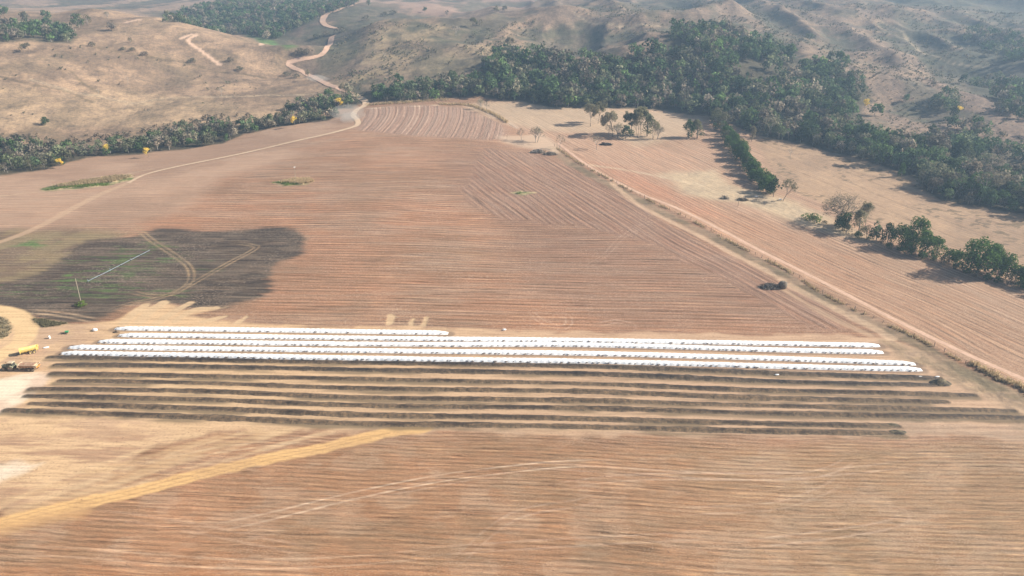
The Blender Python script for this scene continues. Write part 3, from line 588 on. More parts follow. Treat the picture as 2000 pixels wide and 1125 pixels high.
# ------------------------------------------------------------------ windrows
def row_pts(pix, step):
    p = smooth(HP(pix), 6); d = np.r_[0, np.cumsum(np.hypot(*(p[1:] - p[:-1]).T))]
    s_ = np.arange(0, d[-1], step); return s_, np.interp(s_, d, p[:, 0]), np.interp(s_, d, p[:, 1]), d[-1]
def plastic():
    m, nt, out = new_mat('white_plastic'); L = nt.links; geo = N_(nt, 'ShaderNodeNewGeometry').outputs['Position']
    b = N_(nt, 'ShaderNodeBsdfPrincipled'); b.inputs['Roughness'].default_value = .42; b.inputs['Specular IOR Level'].default_value = .35
    c = mix(nt, (.90, .89, .87), (.66, .58, .50), ramp(nt, noise(nt, geo, .45, 7, .8), [(.56, 0), (.74, 1)]))
    L.new(c, b.inputs['Base Color'])
    bp = N_(nt, 'ShaderNodeBump'); bp.inputs['Strength'].default_value = .6; bp.inputs['Distance'].default_value = .12
    L.new(noise(nt, mapping(nt, geo, (1.6, .5, .5)), 1, 4, .6), bp.inputs['Height']); L.new(bp.outputs[0], b.inputs['Normal'])
    L.new(b.outputs[0], out.inputs[0]); return m
M_sheet = plastic()
M_clod = plain('soil_clods', (.15, .095, .06), .95, .4, 2)
def compost():
    m, nt, out = new_mat('dark_compost'); L = nt.links; geo = N_(nt, 'ShaderNodeNewGeometry').outputs['Position']
    hh = N_(nt, 'ShaderNodeAttribute', attribute_name='soil').outputs['Color']
    c = mix(nt, hh, ramp(nt, noise(nt, geo, .7, 7, .85), [(.36, (.45, .42, .40)), (.5, (1, 1, 1)), (.64, (2.0, 1.8, 1.5))]), 1.0, 'MULTIPLY')
    b = N_(nt, 'ShaderNodeBsdfPrincipled'); b.inputs['Roughness'].default_value = .95; L.new(c, b.inputs['Base Color'])
    bp = N_(nt, 'ShaderNodeBump'); bp.inputs['Distance'].default_value = .3
    L.new(noise(nt, geo, 1.4, 6, .75), bp.inputs['Height']); L.new(bp.outputs[0], b.inputs['Normal']); L.new(b.outputs[0], out.inputs[0]); return m
M_comp = compost()
def sweep(name, s_, px, py, W_, Hh, prof, mat, parent=None, jit=0, seed=0):
    """profile prof = [(across -1..1, height 0..1)] swept along a line, width and height per station"""
    k = len(prof); nx = -np.gradient(py); ny = np.gradient(px); l = np.hypot(nx, ny); nx /= l; ny /= l
    pr = np.array(prof); a_ = pr[None, :, 0] * W_[:, None]; h_ = pr[None, :, 1] * Hh[:, None]
    if jit:
        S2, K2 = np.meshgrid(s_, np.arange(k), indexing='ij'); inn = (pr[:, 1] > 0)[None]
        h_ = h_ * (1 + inn * jit * (fbm(S2 / 1.1, K2 * .9, 3, seed) - .5)) ; a_ = a_ * (1 + jit * .55 * (fbm(S2 / 2.4, K2 * .3 + 50, 3, seed + 1) - .5))
    vx = px[:, None] + nx[:, None] * a_; vy = py[:, None] + ny[:, None] * a_
    vz = ground(vx, vy) + h_ + np.where(pr[:, 1] > 0, .04, -.06)[None]
    o_ = np.array([px.mean(), py.mean(), 0.0]); o_[2] = ground(o_[0], o_[1])
    idx = np.arange(len(s_) * k).reshape(len(s_), k)
    q = np.stack([idx[:-1, :-1], idx[:-1, 1:], idx[1:, 1:], idx[1:, :-1]], -1).reshape(-1, 4)
    v = np.c_[vx.ravel(), vy.ravel(), vz.ravel()]
    me = mesh_np(name, v, q[:, ::-1], smooth_=True); o = obj(name, me, mat, parent); return o, (nx, ny), (vx, vy, vz, h_)
def clods_mesh(name, P3, sz, rg):
    """small broken lumps, each an irregular eight-sided stone"""
    base = np.array([(1, 0, 0), (-1, 0, 0), (0, 1, 0), (0, -1, 0), (0, 0, 1), (0, 0, -.5)]); fac = np.array([(0, 2, 4), (2, 1, 4), (1, 3, 4), (3, 0, 4), (2, 0, 5), (1, 2, 5), (3, 1, 5), (0, 3, 5)])
    n = len(P3); v = P3[:, None, :] + base[None] * (sz * rg.uniform(.55, 1.3, (n, 1, 1))) * rg.uniform(.6, 1.3, (n, 6, 3)) * np.array([1.3, .9, .55])
    f = (fac[None] + (np.arange(n) * 6)[:, None, None]).reshape(-1, 3); return mesh_np(name, v.reshape(-1, 3), None, f)
prof_w = [(-1.12, -.0), (-1, .06), (-.86, .34), (-.6, .72), (-.3, .94), (0, 1), (.3, .94), (.6, .72), (.86, .34), (1, .06), (1.12, -.0)]
WL = {1: 'white plastic covered windrow farthest from the yard front, the short one ending halfway', 2: 'long white plastic covered windrow just in front of the short one',
      3: 'white plastic covered windrow in the middle of the five', 4: 'white plastic covered windrow second nearest of the five, slanting end at left',
      5: 'white plastic covered windrow nearest of the five, beside the dark bare heaps'}
rg = np.random.default_rng(77)
for k, pts in WHITE.items():
    s_, px, py, L_ = row_pts(pts, .42)
    tap = np.clip(np.minimum(s_, L_ - s_) / 4.5, 0.02, 1) ** .6
    per = 1.75 + .1 * k; sag = np.abs(np.sin(s_ / per * math.pi + 2 * fbm(s_ / 20, s_ * 0, 2, k)))
    W_ = (1.22 + .10 * (sag - .5) + .35 * (fbm(s_ / 14, s_ * 0 + k, 3, 7) - .5)) * (.65 + .35 * tap)
    Hh = (.82 + .10 * sag + .22 * (fbm(s_ / 9, s_ * 0 + k, 3, 9) - .5)) * tap
    c0 = on(px.mean(), py.mean()); root = empty('covered_windrow', (0, 0, 0), label=WL[k], cat='windrow', group='windrows covered with white plastic')
    o, nrm, (vx, vy, vz, h_) = sweep('plastic_sheet', s_, px, py, W_, Hh, prof_w, M_sheet, root, .12, 60 + k)
    # soil lumps that hold the sheet down along both hems
    ts = np.arange(.8, L_ - .8, per * (.9 if k > 1 else 2.2)); ts = ts + rg.normal(0, .42, len(ts)); ts = np.clip(ts[rg.random(len(ts)) < .62 + .5 * fbm(ts / 18, ts * 0 + k, 2, 8)], .5, L_ - .5)
    Pn = []
    for sd_, keep in ((1, 1.0), (-1, .35)):
        tt = ts[rg.random(len(ts)) < keep]; i = np.clip((tt / .42).astype(int), 0, len(s_) - 1)
        off = -sd_ * (W_[i] * rg.uniform(.80, .98, len(i)))
        cx = px[i] + nrm[0][i] * off * -sd_ * -1; cy = py[i] + nrm[1][i] * off * -1 * -sd_ * sd_
        cx = px[i] - nrm[0][i] * off * -1; cy = py[i] - nrm[1][i] * off * -1
        for dxx in (0, .28, -.25):
            Pn.append(np.c_[cx + dxx, cy + rg.normal(0, .08, len(i)), ground(cx, cy) + .30 + rg.normal(0, .04, len(i))])
    Pn = np.vstack(Pn); w_ = obj('soil_weight', clods_mesh('soil_weight', Pn, .27, rg), M_clod, root); tag(w_, kind='stuff')
    gx_ = s_[rg.integers(0, len(s_), int(L_ * 1.3))]; i = (gx_ / .42).astype(int).clip(0, len(s_) - 1)
    offs = -rg.uniform(1.7, 2.5, len(i)); cx = px[i] + nrm[0][i] * offs; cy = py[i] + nrm[1][i] * offs
prof_d = [(-1.25, -.02), (-1, .12), (-.7, .5), (-.38, .88), (-.1, 1), (.15, .95), (.42, .78), (.7, .45), (1, .1), (1.25, -.02)]
DL = {1: 'dark bare compost windrow right beside the white covers', 2: 'second dark windrow from the white covers, round heap at its right end', 3: 'dark windrow just past the wide sandy lane, starting by the pale patch',
      4: 'dark windrow in the third place from the wide sandy lane side, faint at its right end', 5: 'dark windrow reaching far right below the fading one', 6: 'longest dark windrow, running out of the picture at right',
      7: 'second dark windrow from the near edge of the yard', 8: 'dark windrow nearest the open field in front'}
DL[4] = 'second dark windrow below the wide sandy lane, fading out at right'
for k, pts in DARK.items():
    s_, px, py, L_ = row_pts(pts, .40)
    lfo = fbm(s_ / 26, s_ * 0 + k, 3, 13); tap = np.clip(np.minimum(s_, L_ - s_) / 8, .05, 1)
    W_ = (1.08 + .6 * (lfo - .4) + .7 * (fbm(s_ / 3.0, s_ * 0 + k, 3, 19) - .5)) * (.6 + .4 * tap); Hh = (.42 + .6 * (lfo - .4) + .6 * (fbm(s_ / 2.2, s_ * 0 + k, 3, 23) - .5)) * tap
    if k <= 2: W_ *= 1.1; Hh *= 1.15
    o, nrm, (vx, vy, vz, h_) = sweep('compost_windrow', s_, px, py, W_, np.maximum(Hh * .75, .05), prof_d, M_comp, None, .5, 80 + k)
    t = sstep(.3, .62, fbm(vx / 9, vy / 2, 3, 33 + k)).ravel(); lw = np.tile((np.array(prof_d)[:, 0] < -.5) * 1.0, len(s_)) ; lw2 = np.tile((np.array(prof_d)[:, 1] < .2) * 1.0, len(s_))
    cA, cB = ((.030, .021, .016), (.075, .052, .035)) if k <= 2 else ((.050, .032, .020), (.120, .080, .048))
    cc_ = lerp(cA, cB, t); cc_ = lerp(cc_, (.17, .125, .08), np.clip(.25 * lw + .45 * lw2, 0, .85)); col_attr(o.data, 'soil', cc_)
    tag(o, DL[k], 'windrow', 'bare dark compost windrows')
# heap at the right end of the second dark row, smaller ones
def heap(u, v, w, d, h, label, mat=None, rgb=((.05, .04, .028), (.12, .10, .06)), name='compost_heap', cat='heap', group=None, seed=1):
    cx, cy = hit(u, v); n = 26; g_ = np.linspace(-1, 1, n); XX, YY = np.meshgrid(g_, g_); r = np.hypot(XX, YY)
    hh = np.clip(1 - r, 0, 1) ** .75 * h * (.55 + .9 * fbm(XX * 3 + seed, YY * 3, 4, seed)); vx = cx + XX * w / 2 * (1 + .2 * (fbm(XX * 2, YY * 2, 2, seed + 3) - .5)); vy = cy + YY * d / 2
    vz = ground(vx, vy) + hh - .08; idx = np.arange(n * n).reshape(n, n); q = np.stack([idx[:-1, :-1], idx[:-1, 1:], idx[1:, 1:], idx[1:, :-1]], -1).reshape(-1, 4)
    q = q[(np.hypot(XX, YY).ravel()[q].min(1) < 1)]
    me = mesh_np(name, np.c_[vx.ravel(), vy.ravel(), vz.ravel()], q); col_attr(me, 'soil', lerp(rgb[0], rgb[1], sstep(.35, .65, fbm(XX.ravel() * 4, YY.ravel() * 4, 3, seed + 5))))
    o = obj(name, me, M_comp); return tag(o, label, cat, group)
heap(1836, 748, 7.0, 4.0, 1.5, 'round dark compost heap at the right end of a dark windrow', seed=4)
heap(1752, 844, 5.5, 2.4, .7, 'low dark compost heap ending the nearest dark windrow', seed=8)
heap(1742, 830, 4.5, 2.0, .6, 'small dark heap at the end of the second nearest windrow', seed=12)
heap(60, 803, 4.5, 2.2, .9, 'crumbling dark heap at the left end of the nearest windrow', seed=16)
for u, v, w_, lb in ((228, 649, 3.2, 'small brown heap left of the two farthest white covers'),):
    heap(u, v, w_, 1.6, .8, lb, seed=21, rgb=((.12, .085, .055), (.2, .14, .09)))

# ------------------------------------------------------------------ foliage and trees
def leaf_mat(name, stops, trans=.28, vary=.35):
    m, nt, out = new_mat(name); L = nt.links
    t = N_(nt, 'ShaderNodeAttribute', attribute_name='tint').outputs['Color']; sp = N_(nt, 'ShaderNodeSeparateXYZ'); L.new(t, sp.inputs[0])
    oi = N_(nt, 'ShaderNodeObjectInfo').outputs['Random']
    f = mth(nt, 'FRACT', mth(nt, 'ADD', sp.outputs[0], mth(nt, 'MULTIPLY', oi, sp.outputs[2]))); c = ramp(nt, f, stops)
    for e in range(1): pass
    v = N_(nt, 'ShaderNodeHueSaturation'); L.new(c, v.inputs['Color']); L.new(mth(nt, 'MULTIPLY', mth(nt, 'ADD', mth(nt, 'MULTIPLY', sp.outputs[1], .9), .55), mth(nt, 'ADD', mth(nt, 'MULTIPLY', mth(nt, 'FRACT', mth(nt, 'MULTIPLY', f, 13.7)), vary), 1.1 - vary * .5)), v.inputs['Value'])
    d = N_(nt, 'ShaderNodeBsdfDiffuse'); tr = N_(nt, 'ShaderNodeBsdfTranslucent'); L.new(v.outputs[0], d.inputs[0]); L.new(v.outputs[0], tr.inputs[0])
    mx = N_(nt, 'ShaderNodeMixShader'); mx.inputs[0].default_value = trans; L.new(d.outputs[0], mx.inputs[1]); L.new(tr.outputs[0], mx.inputs[2]); L.new(mx.outputs[0], out.inputs[0]); return m
M_forest = leaf_mat('forest_leaves', [(0, (.075, .115, .052)), (.16, (.10, .138, .06)), (.32, (.135, .155, .08)), (.48, (.19, .175, .115)), (.62, (.26, .21, .155)), (.74, (.21, .175, .135)), (.80, (.085, .125, .058)), (.88, (.13, .20, .065)), (.92, (.085, .125, .055)), (1, (.075, .115, .052))], vary=1.0)
M_river = leaf_mat('dry_wood_leaves', [(0, (.12, .115, .062)), (.2, (.17, .145, .09)), (.4, (.08, .095, .04)), (.6, (.20, .165, .11)), (.75, (.055, .075, .03)), (.9, (.15, .14, .075)), (1, (.12, .115, .062))])
M_green = leaf_mat('hedge_leaves', [(0, (.065, .115, .03)), (.4, (.095, .155, .042)), (.7, (.075, .125, .036)), (1, (.065, .115, .03))])
M_dark = leaf_mat('dark_leaves', [(0, (.045, .075, .028)), (.5, (.06, .10, .032)), (1, (.045, .075, .028))])
M_olive = leaf_mat('olive_leaves', [(0, (.21, .19, .11)), (.5, (.28, .235, .155)), (.8, (.16, .165, .08)), (1, (.21, .19, .11))], .42)
M_pale = leaf_mat('pale_twig_leaves', [(0, (.25, .22, .14)), (.5, (.21, .18, .12)), (1, (.25, .22, .14))])
M_yellow = leaf_mat('yellow_blossom', [(0, (.80, .58, .09)), (.5, (.85, .66, .14)), (1, (.80, .58, .09))])
M_lime = leaf_mat('bright_leaves', [(0, (.13, .19, .04)), (.5, (.16, .20, .06)), (1, (.13, .19, .04))])
M_scrub = leaf_mat('scrub_leaves', [(0, (.115, .115, .07)), (.3, (.16, .135, .09)), (.55, (.095, .105, .06)), (.8, (.20, .155, .115)), (1, (.115, .115, .07))])
M_bark = plain('bark', (.21, .17, .13), .95, .35, 2, randobj=.25); M_pbark = plain('pale_bark', (.36, .31, .26), .95, .25, 2, randobj=.2)
M_straw = leaf_mat('dry_grass', [(0, (.60, .46, .28)), (.5, (.48, .37, .22)), (1, (.60, .46, .28))], .4)

def leaf_cloud(blobs, n, size, rg, up=.35, squash=1.0):
    """n small leaf clusters spread over and through rounded lumps; returns verts (n*4,3), tint (n*4,3)"""
    B = np.array([(*c, r) for c, r in blobs]); w_ = B[:, 3] ** 2; w_ = w_ / w_.sum(); k = rg.choice(len(B), n, p=w_)
    d = rg.normal(size=(n, 3)); d[:, 2] = d[:, 2] * .8 + up * .8; d /= np.linalg.norm(d, axis=1)[:, None]
    rr = B[k, 3] * (1 - np.abs(rg.normal(0, .16, n))); c = B[k, :3] + d * rr[:, None] * np.array([1, 1, squash])
    nn = d + rg.normal(0, .55, (n, 3)); nn /= np.linalg.norm(nn, axis=1)[:, None]
    a = np.cross(nn, rg.normal(size=(n, 3))); a /= np.linalg.norm(a, axis=1)[:, None]; b = np.cross(nn, a)
    s_ = (size * rg.uniform(.55, 1.35, n))[:, None] / 2; sb = s_ * rg.uniform(.55, 1.0, (n, 1))
    v = np.stack([c - a * s_ - b * sb * .3, c + a * s_ * .2 - b * sb, c + a * s_ + b * sb * .3, c - a * s_ * .2 + b * sb], 1)
    tone = np.clip(rg.normal(.5, .18, n), 0, 1); return v.reshape(-1, 3), np.repeat(tone, 4)
def leaf_mesh(name, v, tone, tint=0.0):
    n = len(v) // 4; me = mesh_np(name, v, np.arange(n * 4).reshape(n, 4)); a = me.attributes.new('tint', 'FLOAT_VECTOR', 'POINT')
    tt = np.broadcast_to(tint, tone.shape); a.data.foreach_set('vector', np.c_[tt, tone, tone * 0 + (1.0 if np.isscalar(tint) else 0.0)].astype(np.float32).ravel()); return me
def dense_blobs(w, h, rg, nb=14, low=.12):
    out = [((0, 0, h * .55), w * .30)]
    for i in range(nb):
        t = rg.uniform(0, 1); a = rg.uniform(0, 6.283); zz = h * (low + (1 - low) * (.12 + .78 * t)); rr = w * .5 * math.sin(math.pi * min(.95, .22 + .66 * t)) * rg.uniform(.55, .85)
        r = w * rg.uniform(.13, .24); out.append(((rr * math.cos(a), rr * math.sin(a), min(zz, h - r * .6)), r))
    return out
def branches(rg, h, w, depth=4, spread=.6, stems=1, lean=0.0, start=.28, n=4, r0=None, flat=False):
    """a bare branching frame: tubes that fork and thin out; returns trunk MB, twig MB, tip points"""
    T, B, tips = MB(), MB(), []
    r0 = r0 or h * .022
    def grow(p, d, L, r, lv):
        q = [p]; k = 3 if lv == 0 else 2
        for i in range(k):
            d = (d + Vector(rg.normal(0, .13, 3)) + Vector((0, 0, .04))).normalized(); q.append(q[-1] + d * L / k)
        (T if lv == 0 else B).tube(q, [r * (1 - .38 * i / k) for i in range(k + 1)], 6 if lv == 0 else (4 if lv < 2 else 3), cap=False)
        if lv >= depth: tips.append(q[-1]); return
        if lv >= depth - 1: tips.append(q[-1])
        nn = n if lv > 0 else n + 1
        for i in range(nn):
            a = 2 * math.pi * (i + rg.uniform(-.3, .3)) / nn; ax = d.cross(Vector((0, 0, 1)) if abs(d.z) < .9 else Vector((1, 0, 0))).normalized(); bx = d.cross(ax)
            sp = spread * rg.uniform(.65, 1.25); dd = (d * math.cos(sp) + (ax * math.cos(a) + bx * math.sin(a)) * math.sin(sp))
            if flat: dd.z *= .75
            dd.z = max(dd.z, -.05); start_ = q[-1] if i % 2 == 0 else q[-2].lerp(q[-1], rg.uniform(.2, .9)); grow(start_, dd.normalized(), L * rg.uniform(.62, .86), r * .56, lv + 1)
    for s_ in range(stems):
        a = rg.uniform(0, 6.28); o = Vector((math.cos(a), math.sin(a), 0)) * (0 if stems == 1 else .5); d = Vector((math.cos(a) * (.35 if stems > 1 else 0) + lean, math.sin(a) * (.3 if stems > 1 else 0), 1)).normalized()
        grow(o, d, h * start, r0, 0)
    V = np.vstack(B.v); mxz = V[:, 2].max(); mxr = np.percentile(np.hypot(V[:, 0], V[:, 1]), 97) * 2
    fz = h / mxz; fr = w / mxr
    for M_ in (T, B):
        for i in range(len(M_.v)): M_.v[i] = M_.v[i] * np.array([fr, fr, fz])
    return T, B, [Vector((t.x * fr, t.y * fr, t.z * fz)) for t in tips]
PROTO = {}
def proto(kind, w, h, leaves, size, mat, bark=None, style='dense', seed=0, **kw):
    """kind -> (trunk mesh, crown mesh[, branches mesh]) with unit variations"""
    rg = np.random.default_rng(seed); bark = bark or M_bark
    if style == 'dense':
        bl = dense_blobs(w, h, rg, kw.get('nb', 14), kw.get('low', .12)); v, t = leaf_cloud(bl, leaves, size, rg); cm = leaf_mesh(kind + '_crown', v, t); cm.materials.append(mat)
        T = MB(); T.tube([(0, 0, -.4), (.05 * h * rg.uniform(-1, 1), 0, h * .3), (.04 * h * rg.uniform(-1, 1), .03 * h, h * .62)], [h * .03, h * .022, h * .012], 7)
        for i in range(5):
            c_, r_ = bl[1 + i]; T.tube([(0, 0, h * rg.uniform(.15, .35)), (c_[0] * .5, c_[1] * .5, c_[2] * .8), c_], [h * .014, h * .010, h * .004], 5)
        tm = T.mesh(kind + '_trunk', True); tm.materials.append(bark); PROTO[kind] = [('trunk', tm), ('crown', cm)]
    else:
        T, B, tips = branches(rg, h, w, kw.get('depth', 3), kw.get('spread', .55), kw.get('stems', 1), kw.get('lean', 0), kw.get('start', .28), kw.get('n', 3), kw.get('r0'), kw.get('flat', False))
        for M_ in (T,): M_.v[0] = M_.v[0]
        tm = T.mesh(kind + '_trunk', True); tm.materials.append(bark); bm_ = B.mesh(kind + '_branches', True); bm_.materials.append(bark); PROTO[kind] = [('trunk', tm), ('branches', bm_)]
        if leaves:
            bl = [((p.x, p.y, p.z), kw.get('lr', .09) * w) for p in tips]; v, t = leaf_cloud(bl, leaves, size, rg, .2, .7); cm = leaf_mesh(kind + '_crown', v, t); cm.materials.append(mat); PROTO[kind].append(('crown', cm))
def plant(kind, xy, h=1.0, w=None, rz=None, name='tree', tilt=(0, 0), parent=None, parts=True, **t):
    """one tree as a thing: an empty at its foot with trunk, branches and crown under it"""
    x_, y_ = xy; r = empty(name, on(x_, y_, -.05), rz if rz is not None else random.uniform(0, 6.28), **t)
    r.rotation_euler = (tilt[0], tilt[1], r.rotation_euler.z); w = w or h; r.scale = (w, w, h)
    for nm, me in PROTO[kind]:
        o = bpy.data.objects.new(nm, me); C.objects.link(o); o.parent = r
    return r
# unit-size prototypes (height 10 m)
for i in range(6): proto('forest%d' % i, 9.5, 10, 520, .95, M_forest, seed=100 + i, nb=12 + i, bark=M_pbark if i % 2 else M_bark)
for i in range(4): proto('river%d' % i, 9.5, 9, 330, .75, M_river, seed=120 + i, nb=14, bark=M_pbark)
for i in range(2): proto('forestthin%d' % i, 10, 11, 260, .7, M_forest, style='open', seed=130 + i, depth=3, n=3, bark=M_pbark, start=.36, lr=.10)
for i in range(3): proto('hedge%d' % i, 9.0, 8.8, 1300, .62, M_green, seed=140 + i, nb=16, low=.02)
proto('darkround', 9.5, 9, 1800, .58, M_dark, seed=150, nb=16, low=.05)
proto('biggreen', 14, 12, 3200, .62, M_green, seed=151, nb=26, low=.02); proto('biggreen2', 13, 13, 3000, .62, M_green, seed=152, nb=22, low=.10)
proto('bare', 9, 10, 0, 0, None, style='open', seed=160, depth=4, n=3, bark=M_pbark, spread=.5)
proto('bare2', 9, 9, 700, .35, M_pale, style='open', seed=161, depth=4, n=3, bark=M_pbark, spread=.5, stems=3, start=.3, lr=.05)
proto('bare3', 8.5, 10, 450, .35, M_pale, style='open', seed=162, depth=4, n=3, bark=M_pbark, spread=.55, start=.34, lr=.05)
proto('open1', 14, 14, 2800, .6, M_olive, style='open', seed=163, depth=4, n=3, spread=.58, start=.32, lr=.085)
proto('open2', 13, 15, 3400, .62, M_olive, style='open', seed=164, depth=4, n=3, spread=.52, start=.34, lr=.09)
proto('umbrella', 20, 15, 1300, .42, M_pale, style='open', seed=165, depth=4, n=4, spread=.75, start=.30, lr=.035, stems=2, flat=True)
proto('slender', 8, 14, 900, .5, M_olive, style='open', seed=166, depth=3, n=3, spread=.45, start=.5, stems=2, lr=.10)
proto('oliveround', 8.5, 12, 1400, .6, M_olive, seed=167, nb=16, low=.08)
proto('shrub', 5, 3.2, 420, .4, M_lime, seed=168, nb=9, low=0); proto('dryshrub', 4, 3, 300, .38, M_scrub, seed=169, nb=8, low=0)
proto('yellow', 8, 8, 420, .6, M_yellow, style='open', seed=170, depth=3, n=3, lr=.12)
proto('spread', 11, 11, 1200, .42, M_olive, style='open', seed=171, depth=4, n=3, spread=.5, start=.36, lean=.45, stems=1, lr=.05)

# --- the woods: nearest 300 trees are things, the rest one mass
def scatter(poly, sp, rg):
    lo, hi = poly.min(0), poly.max(0); gx_, gy_ = np.meshgrid(np.arange(lo[0], hi[0], sp), np.arange(lo[1], hi[1], sp)); q = np.c_[gx_.ravel(), gy_.ravel()]
    q = q + rg.uniform(-.42, .42, q.shape) * sp; return q[inside(q[:, 0], q[:, 1], poly)]
rg = np.random.default_rng(9)
specs = []    # x, y, height, kindset
for i, (f, sp) in enumerate(zip(forest, (6.3, 7.2, 6.0, 10, 8.5, 10, 11, 8))):
    q = scatter(f, sp, rg)
    if i == 0: q = q[~((q[:, 0] > 120) & (fbm(q[:, 0] / 30, q[:, 1] / 30, 3, 44) > .60) & (q[:, 1] > 520))]
    if i == 0:
        de = seg_dist(q[:, 0], q[:, 1], f, True)[0]; back = q[:, 1] > np.interp(q[:, 0], f[:20, 0], f[:20, 1]) + 45; q = q[~(back & (de < 22) & (fbm(q[:, 0] / 14, q[:, 1] / 14, 3, 46) > .42 + de / 110))]
    if i == 7: q = q[fbm(q[:, 0] / 26, q[:, 1] / 40, 3, 47) > .56]
    if i in (5, 6): q = q[fbm(q[:, 0] / 30, q[:, 1] / 30, 2, 45) > .45]
    for a in q:
        hgt = ((rg.uniform(6.5, 12) if rg.random() < .8 else rg.uniform(12, 17)) if i == 0 else rg.uniform(5.0, 9.5) if i in (1, 2) else rg.uniform(8, 12))
        if i == 0 and a[0] < -20: hgt *= .75
        specs.append((a[0], a[1], hgt, i))
specs.sort(key=lambda s_: s_[0] ** 2 + s_[1] ** 2); print('woods trees', len(specs))
LW = {0: ('leafy tree crowded in the wood that climbs from the right-hand fields', 'trees of the wood behind the right-hand fields'),
      1: ('small dry grey-green tree in the thicket bordering the upper left field edge', 'trees of the thicket along the left field edge'),
      2: ('low dark tree in the short strip beside the dusty road bend', 'trees of the strip beside the road bend')}
def pickkind(i):
    if i == 0: return 'forest%d' % rg.integers(6) if rg.random() < .86 else 'forestthin%d' % rg.integers(2)
    if i == 1: return 'river%d' % rg.integers(4) if rg.random() < .88 else 'bare'
    return 'forest%d' % rg.integers(6)
cnt = 0; rest = []
for s_ in specs:
    if cnt < 300 and s_[3] in LW:
        k = pickkind(s_[3]); h_ = s_[2] / 10; lb_, gr_ = LW[s_[3]]
        if s_[3] == 0:
            st_ = 'behind the top of the big field' if s_[0] < 25 else 'behind the paddock with the tree cluster' if s_[0] < 145 else 'bordering the far right paddock'
            lk_ = 'pale thin-crowned open tree' if 'thin' in k else 'tall full-crowned tree rising over its neighbours' if s_[2] > 12.2 else 'low leafy tree' if s_[2] < 8 else 'middling leafy tree'
            lb_ = lk_ + ' in the wood ' + st_; gr_ = lk_.replace('tree', 'trees') + ' of the wood ' + st_
        elif s_[3] == 1 and k == 'bare': lb_ = 'leafless pale tree in the thicket along the left field edge'; gr_ = 'leafless trees of the left thicket'
        plant(k, s_[:2], h_, h_ * rg.uniform(.85, 1.15), name='wood_tree', label=lb_, cat='tree', group=gr_); cnt += 1
    else: rest.append(s_)
V = []; TN = []; TI = []
base = []
for i in range(8):
    g2 = np.random.default_rng(300 + i); base.append(leaf_cloud(dense_blobs(9.5, 10, g2, 12), 150, 1.55, g2))
trv = MB()
for s_ in rest:
    v, t = base[rg.integers(8)]; h_ = s_[2] / 10; a = rg.uniform(0, 6.28); ca, sa = math.cos(a), math.sin(a); wv = h_ * rg.uniform(.85, 1.15)
    g0 = float(ground(s_[0], s_[1])); vv = np.c_[(v[:, 0] * ca - v[:, 1] * sa) * wv + s_[0], (v[:, 0] * sa + v[:, 1] * ca) * wv + s_[1], v[:, 2] * h_ + g0]
    V.append(vv); TN.append(t); TI.append(np.full(len(t), rg.uniform(.16, .86) if s_[3] == 1 else rg.random()))
    if rg.random() < .4: trv.tube([(s_[0], s_[1], g0 - .3), (s_[0] + rg.normal(0, .5), s_[1], g0 + s_[2] * .75)], [.28, .12], 4, cap=False)
wood = obj('forest', leaf_mesh('forest', np.vstack(V), np.concatenate(TN), np.concatenate(TI)), M_forest); tag(wood, 'unbroken mass of trees covering the middle and upper slopes', 'forest', kind='stuff')
tr = trv.build('forest_trunk', M_pbark); tr.parent = wood; tag(tr, kind='stuff')

# --- scrub dotted over the hills (uncountable)
def dots(poly, n, rg, thr=None, sd=0):
    lo, hi = poly.min(0), poly.max(0); q = rg.uniform(lo, hi, (n, 2)); q = q[inside(q[:, 0], q[:, 1], poly)]
    if thr is not None: q = q[fbm(q[:, 0] / 28, q[:, 1] / 45, 3, sd) > thr]
    return q
hillR = HP([(1060, 100), (1180, 60), (1290, 70), (1400, 50), (1560, 100), (1690, 150), (1720, 240), (1800, 285), (2080, 325), (2080, 20), (1650, 8), (1280, 8), (1100, 20)])
hillC = HP([(700, 190), (640, 150), (660, 80), (740, 44), (930, 62), (1050, 30), (1050, 95), (950, 120), (900, 160)])
hillL = HP([(-60, 130), (160, 85), (450, 140), (560, 170), (560, 215), (400, 212), (200, 235), (-60, 265)])
sc = np.vstack([dots(hillR, 17000, rg, .44, 71), dots(hillC, 3000, rg, .48, 72), dots(hillL, 260, rg, .5, 73)])
g2 = np.random.default_rng(55); bb = [leaf_cloud(dense_blobs(3.4, 2.4, g2, 6, 0), 14, 1.3, g2) for _ in range(6)]
V = []; TN = []; TI = []
for q in sc:
    v, t = bb[rg.integers(6)]; k = rg.uniform(.32, .95) ** 1.5 * (1.25 if q[1] > 650 else .9); V.append(v * k + np.array([q[0], q[1], float(ground(*q)) - .1])); TN.append(t); TI.append(np.full(len(t), rg.random()))
o = obj('hillside_scrub', leaf_mesh('hillside_scrub', np.vstack(V), np.concatenate(TN), np.concatenate(TI)), M_scrub); tag(o, 'low grey-green scrub dotted over the dry hillsides', 'scrub', kind='stuff')
q = dots(HP([(-60, 285), (0, 262), (130, 268), (270, 258), (340, 238), (430, 226), (560, 222), (560, 245), (430, 262), (330, 285), (170, 300), (0, 320)]), 900, rg, .42, 74)
V = []; TN = []; TI = []; bb = [leaf_cloud(dense_blobs(4.5, 3.6, g2, 8, 0), 60, .9, g2) for _ in range(6)]
for a_ in q:
    v, t = bb[rg.integers(6)]; k = rg.uniform(.5, 1.1); V.append(v * k + np.array([a_[0], a_[1], float(ground(*a_)) - .1])); TN.append(t); TI.append(np.full(len(t), rg.uniform(.7, .9)))
if V: tag(obj('dry_brush', leaf_mesh('dry_brush', np.vstack(V), np.concatenate(TN), np.concatenate(TI)), M_scrub), 'grey-brown brush fringing the thicket left of the big field', 'brush', kind='stuff')

